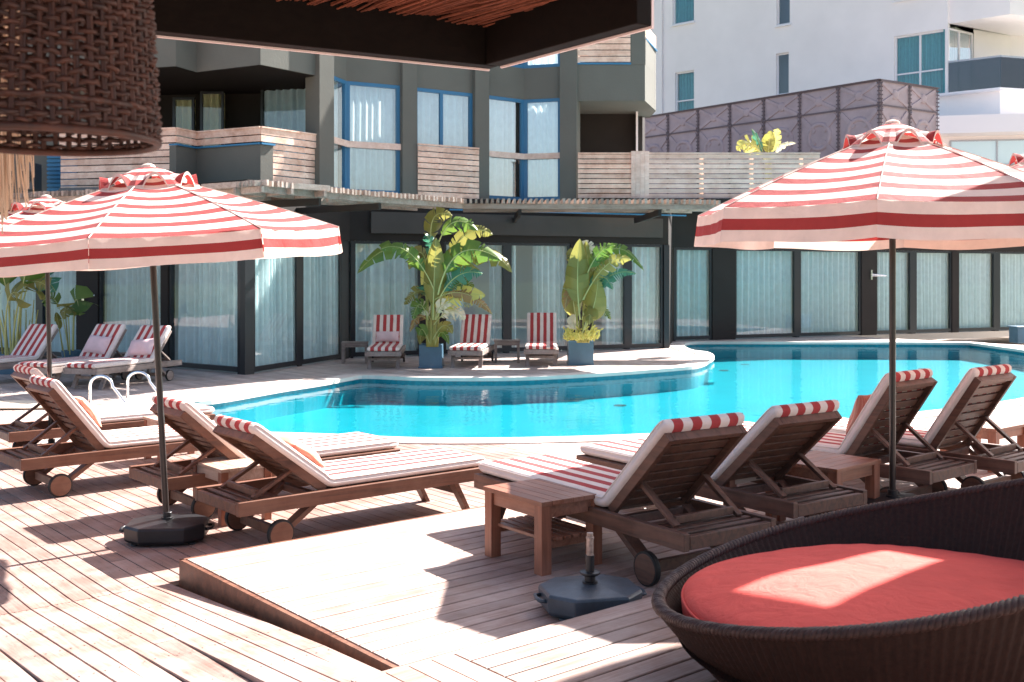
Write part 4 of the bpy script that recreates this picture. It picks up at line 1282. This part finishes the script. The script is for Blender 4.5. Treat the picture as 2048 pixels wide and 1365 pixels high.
# ------------------------------------------------------------------ white apartment block
def W3(x, d): return W(x, d * 1.3)
def ZB(y, d): return ZY(y, d * 1.3)
wP = W3(1345, 45.0); wQ = W3(1895, 37.3)
wb = empty('apartment_block', (wP.x, wP.y, 0), label='tall white apartment block with narrow windows rising behind the brown tank', cat='building')
wL = wP + (wP - wQ) * .6; wn = nrm_of(wP, wQ)
ins = -wn
wR = wQ
xe = on(wP, wQ, 1326)
wopen = []
for (x0, x1, yb, yt) in ((1345, 1388, 47, -80), (1350, 1388, 232, 143), (1553, 1580, 50, -40), (1552, 1578, 190, 106), (1788, 1890, -6, -90), (1788, 1890, 195, 66)):
    a, b_ = on(wP, wQ, x0), on(wP, wQ, x1); d = (a.y + b_.y) / 2; wopen.append(((a - wL).length, (b_ - wL).length, ZY(yb, d), min(19.0, ZY(yt, d))))
wlen = (wR - wL).length; wdir = (wR - wL).normalized()
m = MB()
sbr = sorted({0.0, wlen} | {v_ for o_ in wopen for v_ in o_[:2]})
for s0, s1 in zip(sbr, sbr[1:]):
    hol = sorted([(o_[2], o_[3]) for o_ in wopen if o_[0] - 1e-6 <= (s0 + s1) / 2 <= o_[1] + 1e-6]); z = -1.0
    for (za, zb2) in hol + [(19.0, 19.0)]:
        if za > z + .001: m.seg(wL + wdir * s0, wL + wdir * s1, z, min(za, 19.0), .30, 0)
        z = zb2
m.build('wall', M['white_wall'], wb, world=True)
m = MB(); m.prism([wL + ins * .9, wR + ins * .9, wR + ins * 9, wL + ins * 9], -1, 18.9); m.build('inner_wall', M['interior'], wb, world=True)
m = MB(); m.prism([wL + ins * .31, wR + ins * .31, wR + ins * 9, wL + ins * 9], 19.01, 19.2); m.build('roof', M['white_wall'], wb, world=True)
m = MB(); m.seg(on(wP, wQ, 1312), on(wP, wQ, 1326), 0, 19.0, .1, .12); m.build('corner_pilaster', M['white_wall'], wb, world=True)
def wwin(x0, x1, yb, yt, mull=(), trans=(), cm='teal_curtain', parent=wb, P=wP, Q=wQ, off=.05, gp=None):
    a, b_ = on(P, Q, x0), on(P, Q, x1); d = (a.y + b_.y) / 2
    z0, z1 = ZY(yb, d), ZY(yt, d)
    big = b_.x - a.x > .75
    o = glazed('window', a, b_, z0, z1, .09, .08, M['white_trim'], M['glass' if big else 'glass_dark'], M[cm], wb, mull=mull, trans=trans, off=-.12, depth=.10, back=.32, gap=gp)
    q_ = MB(); q_.seg(a + (a - b_).normalized() * .06, b_ + (b_ - a).normalized() * .06, z0 - .09, z0 - .004, .16, .10); q_.build('sill', M['white_trim'], o, world=True)
    return o
wwin(1345, 1388, 47, -80, gp=[(0.02, .98)]); wwin(1350, 1388, 232, 143, trans=(.35,), gp=[(0.02, .98)])
wwin(1553, 1580, 50, -40, gp=[(.0, .05)]); wwin(1552, 1578, 190, 106, gp=[(.0, .05)])
wwin(1788, 1890, -6, -90, mull=(.5,))
wwin(1788, 1890, 195, 66, mull=(.5,), trans=(.40,))
# right bay: corner glass, balcony and slabs
c0 = wQ; c1 = W3(1946, 38.2); 
m = MB(); m.prism([c0 + Vector((.02, .05)), c1, c1 + Vector((.6, 6)), c0 + ins * 8], -1, ZB(205, 37.5)); m.build('lower_wall', M['white_wall'], wb, world=True)
zc0, zc1 = ZB(190, 37.5), ZB(58, 37.5)
o = glazed('balcony_door', c0 + Vector((.03, 0)), c1, zc0, zc1, .1, .09, M['white_trim'], M['glass_up'], M['teal_curtain'], wb, mull=(.45,), back=.2)
m = MB(); m.prism([c0 + Vector((.05, .5)), c1 + Vector((-.02, .6)), c1 + Vector((.3, 4)), c0 + Vector((1, 4))], zc0 - 1, zc1 + .4); m.build('door_reveal', M['interior'], wb, world=True)
m = MB(); m.prism([c1 + Vector((.03, .0)), W3(2020, 39.2), W3(2150, 39.6), W3(2160, 46), W3(1955, 46)], -1, 19.0); m.build('recess_wall', M['white_wall'], wb, world=True)
m = MB(); zs = ZB(192, 37.2); m.prism([W3(1868, 37.6), W3(2000, 36.2), W3(2120, 37.0), W3(2130, 40.5), W3(1900, 40.0)], ZB(262, 36.8), zs); sl = m.build('balcony_slab', M['white_wall'], wb, world=True)
m = MB(); m.prism([W3(1862, 37.3), W3(2000, 35.9), W3(2125, 36.7), W3(2130, 40.5), W3(1900, 40.0)], zs + .003, zs + .09); m.build('slab_edge', M['white_trim'], sl, world=True)
r_ = MB()
ra, rb, rc_ = W3(1897, 37.3), W3(2002, 36.25), W3(2110, 36.95)
for p, q in ((ra, rb), (rb, rc_)): r_.seg(p, q, zs + .1, zs + 1.5, .02, 0)
ro = r_.build('glass_railing', M['glass_rail'], wb, world=True)
h_ = MB()
for p, q in ((ra, rb), (rb, rc_)): h_.seg(p, q, zs + 1.503, zs + 1.58, .05, .015)
for p in (ra, rb, rc_): h_.box((p.x, p.y + .05, zs + .8), (.05, .05, 1.38))
h_.build('handrail', M['grey_trim'], ro, world=True)
m = MB(); zt2 = ZB(40, 36.8); m.prism([wQ + wn * -.05, W3(1690 + 0, 40.2) + wn * .2, W3(2020, 36.0), W3(2130, 37.0), W3(2130, 41), W3(1900, 41)], zt2, zt2 + 2.2); m.build('upper_slab', M['white_wall'], wb, world=True)
m = MB(); m.prism([W3(1690, 34.8), W3(2200, 33.2), W3(2200, 40), W3(1700, 40)], ZB(270, 34.5), ZB(235, 34.5)); m.build('lower_slab', M['white_trim'], wb, world=True)
m = MB(); m.prism([W3(1650, 35.6), W3(2200, 34.2), W3(2200, 40), W3(1700, 40)], 3, ZB(272, 35.0)); m.build('lower_wall', M['white_wall'], wb, world=True)
glazed('lower_window', W3(1900, 34.9), W3(2190, 34.15), ZB(330, 34.5), ZB(278, 34.5), .06, .06, M['grey_trim'], M['glass_up'], M['teal_curtain'], wb, mull=(.33, .66), back=-.0, curtain=False)

# ------------------------------------------------------------------ banana plants
def leaf(mb, a, c, b, width, tear=.3, fold=.35, seed=0, mi=0, petiole=.12, face=None, ribm=None):
    r = random.Random(seed); n = 22
    pts = bez(a, c, b, n)
    L = sum((pts[i + 1] - pts[i]).length for i in range(n))
    up = Vector((0, 0, 1))
    cam = Vector((0, -1, .5)).normalized() if face is None else face
    st = []
    for i, p in enumerate(pts):
        t = (pts[min(i + 1, n)] - pts[max(i - 1, 0)]).normalized()
        lat = t.cross(cam)
        if lat.length < .1: lat = t.cross(up)
        lat.normalize(); nn = lat.cross(t)
        q = max(0, (i / n - petiole) / (1 - petiole))
        w = width / 2 * (math.sin(PI * min(1, q ** .62)) ** .7) if 0 < q < 1 else 0.0
        st.append((p, t, lat, nn, w))
    for side in (-1, 1):
        i = 0
        while i < n:
            k = 1 if r.random() < tear else r.randint(2, 4)
            k = min(k, n - i)
            fl = fold + r.uniform(-.3, .6) * (1 + tear); sk = r.uniform(-.2, .35) if tear > .15 else 0
            o = len(mb.v); rows = []
            for j in range(k + 1):
                p, t, lat, nn, w = st[i + j]
                sh = 0
                if tear > .15:
                    if j == 0: sh = .012 * w / .2
                    if j == k: sh = -.012 * w / .2
                row = []
                for e in range(4):
                    f = e / 3
                    ee = p + lat * side * w * f * (1 - .06 * abs(sk)) + t * (sh * f * 2 + w * .30 * f) + nn * (-abs(fl) * w * f * f)
                    row.append(ee)
                rows.append(row)
            for row in rows: mb.v += row
            for j in range(k):
                for e in range(3):
                    q = o + j * 4 + e; mb.f.append([q, q + 1, q + 5, q + 4]); mb.m.append(mi)
            i += k
    if ribm is not None:
        m2 = ribm; m2.tube([p + nn * .004 for (p, t, lat, nn, w) in st], [max(.003, .016 * width / .4 * (1 - i / n)) for i in range(n + 1)], 5)
def banana(name, d0, leaves, stems, label, mats, cat='plant', base=None, pet=.2):
    root = empty(name, (base[0], base[1], base[2]), label=label, cat=cat)
    by = {}; ribs = MB()
    for k, (px0, pxc, px1, w, tear, mk) in enumerate(leaves):
        dd = d0 + ((k * 37) % 11 - 5) * .07
        mbx = MB(); ribs = MB()
        leaf(mbx, P3(px0[0], px0[1], dd), P3(pxc[0], pxc[1], dd - .1), P3(px1[0], px1[1], dd - .25), w * d0 / F, tear, .35, seed=k * 13 + 5, ribm=ribs, petiole=pet)
        lo_ = mbx.build('leaf', M[mk], root, world=True, smooth=True)
        ribs.build('leaf_rib', M['rib'], lo_, world=True, smooth=True)
    for (x0, y0, x1, y1, r0, r1) in stems:
        s_ = MB()
        a = P3(x0, y0, d0); c = P3(x1, y1, d0 + rnd.uniform(-.1, .1)); mid = (a + c) / 2 + Vector((rnd.uniform(-.03, .03), rnd.uniform(-.05, .05), 0))
        s_.tube(bez(a, mid, c, 6), [r0 + (r1 - r0) * i / 6 for i in range(7)], 8)
        s_.build('stem', M['stalk'], root, world=True, smooth=True)
    return root
def tuft(mb, x0, x1, y0, y1, d, n, w, l, seed):
    r = random.Random(seed)
    for i in range(n):
        x = r.uniform(x0, x1); a = P3(x, y1 + r.uniform(-6, 0), d + r.uniform(-.25, .25))
        hgt = (y1 - y0) * r.uniform(.35, 1.0)
        b_ = P3(x + r.uniform(-14, 14), y1 - hgt, a.y + r.uniform(-.2, .2)); m_ = (a + b_) / 2 + Vector((r.uniform(-.05, .05), r.uniform(-.05, .05), .06))
        leaf(mb, a, m_, b_, w * r.uniform(.6, 1.2), 0, .3, seed=i, petiole=.25)
        for q in range(3):
            t0 = a.lerp(b_, r.uniform(.4, 1.0)); t1 = t0 + Vector((r.uniform(-l, l), r.uniform(-l, l), r.uniform(-.3 * l, l)))
            leaf(mb, t0, (t0 + t1) / 2 + Vector((0, 0, .02)), t1, w * .8, 0, .3, seed=q, petiole=.1)
dP = 20.0
lv1 = [((868, 580), (820, 470), (760, 500), 30, .6, 'leaf'), ((872, 560), (930, 430), (985, 470), 36, .6, 'leaf_olive'), ((866, 600), (840, 560), (808, 610), 30, .6, 'leaf_olive'),
       ((870, 600), (930, 560), (985, 630), 26, .7, 'leaf_brown'), ((866, 560), (870, 480), (850, 470), 26, .5, 'leaf_blue'), ((862, 650), (835, 610), (820, 665), 20, .5, 'leaf_brown'),
       ((866, 640), (868, 560), (872, 476), 46, .12, 'leaf_olive'),
       ((862, 560), (800, 440), (714, 548), 40, .35, 'leaf'),
       ((868, 520), (845, 405), (905, 432), 40, .3, 'leaf_olive'),
       ((872, 500), (900, 410), (956, 462), 38, .5, 'leaf'),
       ((858, 540), (838, 470), (818, 540), 34, .4, 'leaf_olive'),
       ((876, 590), (905, 455), (1004, 522), 52, .5, 'leaf'),
       ((880, 600), (960, 445), (1024, 546), 46, .5, 'leaf_olive'),
       ((878, 560), (940, 480), (990, 512), 40, .4, 'leaf_blue'),
       ((874, 610), (905, 530), (965, 548), 44, .45, 'leaf_blue'),
       ((872, 620), (915, 545), (948, 575), 36, .4, 'leaf'),
       ((870, 560), (880, 520), (938, 470), 34, .35, 'leaf'),
       ((872, 640), (900, 575), (971, 592), 46, .3, 'leaf_yellow'),
       ((868, 640), (880, 580), (894, 566), 34, .1, 'leaf_yellow'),
       ((858, 620), (850, 560), (847, 512), 20, .1, 'leaf_yellow'),
       ((868, 650), (905, 600), (930, 640), 34, .4, 'leaf_pale'),
       ((862, 645), (850, 600), (846, 630), 30, .4, 'leaf_pale'),
       ((870, 640), (880, 600), (895, 615), 32, .3, 'leaf_pale'),
       ((856, 640), (838, 580), (826, 640), 32, .3, 'leaf'),
       ((862, 610), (850, 565), (852, 575), 34, .3, 'leaf_blue'),
       ((866, 680), (890, 630), (905, 668), 24, .1, 'leaf_olive'), ((860, 690), (842, 640), (838, 672), 24, .1, 'leaf'),
       ((858, 690), (842, 650), (840, 690), 20, .1, 'leaf_olive'), ((870, 690), (884, 640), (898, 690), 18, .1, 'leaf')]
st1 = [(855 + i * 3.2, 694, 856 + i * 4 - 4, 560 + (i % 3) * 40, .028, .014) for i in range(7)]
pA = W(862, 20.1)
banana('banana_plant', 20.05, lv1, st1, 'tall banana plant with torn green and yellow leaves between the first two far loungers', None, base=(pA.x, pA.y, .42))
lv2 = [((1166, 600), (1215, 500), (1262, 520), 30, .7, 'leaf_olive'), ((1160, 620), (1135, 560), (1130, 620), 22, .6, 'leaf_brown'), ((1170, 640), (1200, 590), (1222, 640), 24, .6, 'leaf'),
       ((1160, 640), (1150, 560), (1160, 478), 46, .15, 'leaf_olive'), ((1164, 640), (1180, 560), (1172, 482), 36, .15, 'leaf_olive'),
       ((1158, 660), (1140, 600), (1148, 540), 44, .1, 'leaf_olive'), ((1168, 660), (1192, 620), (1196, 560), 46, .1, 'leaf_olive'),
       ((1164, 560), (1150, 490), (1142, 520), 34, .2, 'leaf_olive'), ((1166, 620), (1180, 560), (1214, 532), 44, .5, 'leaf_pale'),
       ((1168, 600), (1200, 520), (1226, 580), 36, .5, 'leaf_blue'), ((1168, 600), (1215, 430), (1288, 542), 30, .4, 'leaf'),
       ((1170, 560), (1195, 490), (1230, 492), 34, .4, 'leaf'), ((1172, 600), (1220, 530), (1272, 548), 26, .6, 'leaf_blue'),
       ((1162, 680), (1140, 620), (1150, 660), 30, .3, 'leaf_pale'), ((1164, 670), (1185, 600), (1178, 650), 30, .3, 'leaf_olive'),
       ((1166, 520), (1165, 480), (1190, 498), 28, .3, 'leaf_pale')]
st2 = [(1156 + i * 4, 686, 1152 + i * 7, 590 + (i % 2) * 50, .026, .012) for i in range(6)]
pB = W(1162, 20.4)
pl2 = banana('banana_plant', 20.35, lv2, st2, 'olive leaved banana plant with yellow flowers at its foot, right of the third far lounger', None, base=(pB.x, pB.y, .42))
m = MB(); tuft(m, 1134, 1194, 655, 690, 20.2, 60, .035, .1, 3); m.build('flower', M['leaf_yellow'], pl2, world=True)
def planter(x0, x1, yb, ytop, label, dpt=.44):
    a, b_ = G(x0, yb), G(x1, yb); w = (b_ - a).length; h = ZY(ytop, a.y)
    root = empty('planter_box', ((a.x + b_.x) / 2, a.y + dpt / 2, 0), label=label, cat='planter')
    b2 = MB(); t = .03
    b2.box((0, -dpt / 2 + t / 2, h / 2 + .01), (w, t, h - .02)); b2.box((0, dpt / 2 - t / 2, h / 2 + .01), (w, t, h - .02))
    for sx in (-1, 1): b2.box((sx * (w / 2 - t / 2), 0, h / 2 + .01), (t, dpt - 2 * t - .002, h - .02))
    b2.box((0, 0, .012), (w + .03, dpt + .03, .024))
    b2.build('box', M['planter'], root, bevel=.006)
    s_ = MB(); s_.box((0, 0, h - .10), (w - 2 * t - .004, dpt - 2 * t - .004, .06)); s_.build('soil', M['soil'], root)
planter(838, 884, 737, 690, 'tall blue grey planter box under the first banana plant')
planter(1137, 1187, 731, 683, 'blue grey planter box with yellow flowers under the second banana plant', .5)
# left plants
lv3 = [((12, 720), (5, 560), (40, 590), 60, .3, 'leaf_olive'), ((25, 720), (30, 520), (96, 575), 64, .4, 'leaf_olive'), ((30, 715), (50, 480), (112, 585), 60, .5, 'leaf_blue'),
       ((18, 720), (-10, 560), (-40, 600), 60, .3, 'leaf_olive'), ((22, 720), (20, 540), (-10, 530), 60, .2, 'leaf'), ((40, 715), (70, 640), (62, 680), 26, .1, 'leaf_olive'),
       ((30, 715), (45, 540), (60, 520), 60, .2, 'leaf')]
st3 = [(8 + i * 5.5, 726, -4 + i * 8, 600 + (i % 3) * 20, .02, .008) for i in range(11)]
dq = G(10, 748).y
bq = W(15, dq)
banana('banana_plant', dq, lv3, st3, 'dense tall plant with arching stalks in the blue planter at the left edge', None, base=(bq.x, bq.y, .2), pet=.55)
a = W(-90, dq - .3); root = empty('planter_box', (a.x + .52, dq + .1, 0), label='long blue planter box at the far left below the tall plant', cat='planter')
b2 = MB(); t = .03; w = 1.15; dp = .5; h = .36
b2.box((0, -dp / 2 + t / 2, h / 2), (w, t, h)); b2.box((0, dp / 2 - t / 2, h / 2), (w, t, h))
for sx in (-1, 1): b2.box((sx * (w / 2 - t / 2), 0, h / 2), (t, dp - 2 * t - .002, h))
b2.build('box', M['planter'], root, bevel=.006); s_ = MB(); s_.box((0, 0, h - .08), (w - .07, dp - .07, .06)); s_.build('soil', M['soil'], root)
lv4 = [((140, 710), (136, 560), (128, 640), 36, .3, 'leaf_olive'), ((146, 710), (148, 540), (160, 632), 62, .25, 'leaf'), ((138, 710), (120, 560), (84, 606), 34, .6, 'leaf'), ((130, 715), (118, 650), (112, 625), 14, .1, 'leaf_olive')]
st4 = [(146, 718, 148, 640, .018, .01), (138, 718, 130, 620, .016, .008), (128, 715, 115, 640, .02, .008)]
dq4 = 20.6; bq4 = W(140, dq4)
banana('banana_plant', dq4, lv4, st4, 'small banana plant with two broad leaves behind the far left loungers', None, base=(bq4.x, bq4.y, 0), pet=.5)
m = MB(); pz = empty('planter_box', (bq4.x, bq4.y + .05, 0), label='small dark planter hidden behind the far left loungers', cat='planter'); m.lathe([(.14, 0), (.18, .26), (.18, .3), (.16, .3), (.15, .24), (.02, .24)], n=24); m.build('pot', M['planter'], pz)
# plant over the fence
lv5 = [((1530, 320), (1500, 262), (1474, 302), 36, .4, 'leaf_yellow'), ((1535, 320), (1538, 285), (1542, 262), 26, .1, 'leaf_olive'), ((1540, 320), (1552, 275), (1556, 258), 24, .3, 'leaf_yellow'),
       ((1532, 320), (1515, 275), (1503, 258), 14, .1, 'leaf_blue'), ((1545, 320), (1560, 280), (1592, 287), 12, .6, 'leaf_pale'), ((1528, 320), (1510, 285), (1490, 300), 30, .4, 'leaf_yellow')]
st5 = [(1532 + i * 4, 405, 1532 + i * 3, 315, .03, .02) for i in range(4)]
bq5 = W(1536, 25.3)
banana('banana_plant', 25.3, lv5, st5, 'yellowing banana plant poking up behind the pale terrace fence', None, base=(bq5.x, bq5.y, 3.46))
pz = empty('planter_box', (W(1536, 25.3).x, 25.3, 3.46), label='planter on the terrace behind the pale slat fence', cat='planter'); m = MB(); m.lathe([(.2, 0), (.26, .4), (.26, .44), (.23, .44), (.22, .36), (.02, .36)], n=24); m.build('pot', M['planter'], pz)
# planter at right edge
pe = G(2046, 686); pz = empty('planter_box', (pe.x + .2, pe.y, 0), label='dark blue planter at the right edge beyond the pool corner', cat='planter')
m = MB(); m.box((0, 0, .2), (.9, .5, .4)); m.box((0, 0, .415), (.96, .56, .03)); m.build('box', M['planter'], pz, bevel=.02); 
# pool ladder
pld = empty('pool_ladder', (-5.1, 14.2, 0), label='polished steel pool ladder with two arched handrails', cat='pool ladder')
def arch(p0, p1, hgt):
    m = MB(); pts = []
    d = p1 - p0
    a0 = Vector((p0.x, p0.y, 0.0)); pts.append(a0); pts.append(a0 + Vector((0, 0, hgt * .5)))
    for i in range(0, 13):
        t = i / 12; a = PI * (1 - t)
        c = p0 + d * (.5 * .55) ; rr = d * (.5 * .55)
        q = c + rr * math.cos(a)
        pts.append(Vector((q.x, q.y, hgt * .62 + hgt * .38 * math.sin(a))))
    pts.append(Vector((p1.x - d.x * .12, p1.y - d.y * .12, .0))); pts.append(Vector((p1.x, p1.y, -.2))); pts.append(Vector((p1.x, p1.y, -.41)))
    m.tube(pts, .021, 12); m.build('handrail', M['steel'], pld, world=True, smooth=True)
    return p1
e1_ = arch(G(180, 806), G(262, 808), .37 * 1.0); e2_ = arch(G(255, 796), G(336, 798), .37)
m = MB()
for z in (-.15, -.36): m.bar((e1_.x, e1_.y, z), (e2_.x, e2_.y, z), .08, .03)
m.build('step', M['steel'], pld, world=True)
# beige mat
mt = MB(); c = G(20, 815); n = 20
for i in range(n + 1):
    for j in range(n + 1):
        x = -1.0 + 2.0 * i / n; y = -.42 + .84 * j / n
        mt.v.append(Vector((x, y + .02 * math.sin(5 * x), .012 + .012 * abs(math.sin(3 * x + 4 * y)) + (.03 if i in (n,) else 0))))
for i in range(n):
    for j in range(n):
        q = i * (n + 1) + j; mt.f.append([q, q + 1, q + n + 2, q + n + 1]); mt.m.append(0)
mo = mt.build('beige_mat', M['beige_mat'], None, smooth=True); mo.location = (c.x - .25, c.y, .0); mo.rotation_euler = (0, 0, .2)
sd = mo.modifiers.new('thick', 'SOLIDIFY'); sd.thickness = .015
tag(mo, 'beige mat lying on the deck at the left edge beside the pool', 'mat')
# door closer arms
for (P_, Q_, x, y, lab) in ((hE, hH, 1740, 550, 'steel bracket with rods on the dark post right of the pool'), (hA, hB, 172, 588, 'steel bracket with rods on the dark post at the left')):
    a = on(P_, Q_, x); z = ZY(y, a.y); n_ = nrm_of(P_, Q_); d = (Q_ - P_).normalized()
    a3 = Vector((a.x, a.y, z)) + Vector((n_.x, n_.y, 0)) * .06; d3 = Vector((d.x, d.y, 0))
    r_ = empty('wall_bracket', a3, label=lab, cat='bracket')
    m = MB(); m.box((0, 0, 0), (.05, .05, .28)); m.build('plate', M['steel'], r_)
    m = MB(); m.tube([(0, -.02, .02), tuple(d3 * .5 + Vector((0, -.15, -.02)))], .012, 6); m.tube([(0, -.02, -.03), tuple(d3 * .5 + Vector((0, -.15, -.03)))], .012, 6); m.build('rod', M['steel'], r_)

# added unseen thatched shade, its slit shaped to streak sun across the daybed
sr = Vector((4.16, 6.66)); th = empty('added_shade', (sr.x, sr.y, Z_PL), label='unseen thatched shade added right of the frame to shade the daybed', cat='sun shade')
m = MB(); m.tube([(.5, 0, 0), (.5, 0, 3.95)], .06, 12); m.build('post', M['teak'], th)
m = MB(); ax = math.atan2(.63, .777)
def loc(a, b): return (a * math.cos(ax) - b * math.sin(ax), a * math.sin(ax) + b * math.cos(ax), 3.95)
for k in (-1, 1):
    vs = [loc(1.35 * math.cos(PI * i / 16), k * (max(.03, .105 - .11 * 1.35 * math.cos(PI * i / 16)) + (.64 if k > 0 else 1.2) * math.sin(PI * i / 16))) for i in range(17)]
    m.add(vs, [tuple(range(17))])
for a0, a1 in ((-1.35, -.62), (.30, 1.35)): m.add([loc(a0, -.26), loc(a1, -.26), loc(a1, .26), loc(a0, .26)], [(0, 1, 2, 3)])
so_ = m.build('added_slit_thatch', M['straw'], th); sm_ = so_.modifiers.new('thick', 'SOLIDIFY'); sm_.thickness = .08

# ------------------------------------------------------------------ light, world, camera
SUN_D = Vector((.73, .68, .89)).normalized()
sl_ = bpy.data.lights.new('sun', 'SUN'); sl_.energy = 5.0; sl_.angle = math.radians(.53); sl_.color = (1, .945, .91)
so = bpy.data.objects.new('sun', sl_); COL.objects.link(so); so.rotation_euler = (-SUN_D).to_track_quat('-Z', 'Y').to_euler(); so.location = SUN_D * 60
wd = bpy.data.worlds.new('World'); SC.world = wd; wd.use_nodes = True
nt = wd.node_tree; bg = nt.nodes['Background']
sky = nt.nodes.new('ShaderNodeTexSky'); sky.sky_type = 'NISHITA'; sky.sun_disc = False
sky.sun_elevation = math.asin(SUN_D.z); sky.sun_rotation = math.atan2(SUN_D.x, SUN_D.y); sky.dust_density = 2.5; sky.air_density = 1.0
nt.links.new(sky.outputs[0], bg.inputs[0]); bg.inputs[1].default_value = .06
cam = bpy.data.cameras.new('camera'); co_ = bpy.data.objects.new('camera', cam); COL.objects.link(co_)
co_.location = (0, 0, HC); co_.rotation_euler = (PI / 2, 0, 0)
cam.sensor_width = 36; cam.lens = F / 2048 * 36; cam.shift_y = -(682.5 - HY) / 2048; cam.clip_end = 500; cam.clip_start = .05
cam.dof.use_dof = True; cam.dof.focus_distance = 7.5; cam.dof.aperture_fstop = 7
SC.camera = co_
SC.view_settings.view_transform = 'Standard'; SC.view_settings.look = 'None'; SC.view_settings.exposure = 2.2; SC.view_settings.gamma = 1
SC.cycles.max_bounces = 8; SC.cycles.transparent_max_bounces = 16; SC.cycles.use_denoising = True
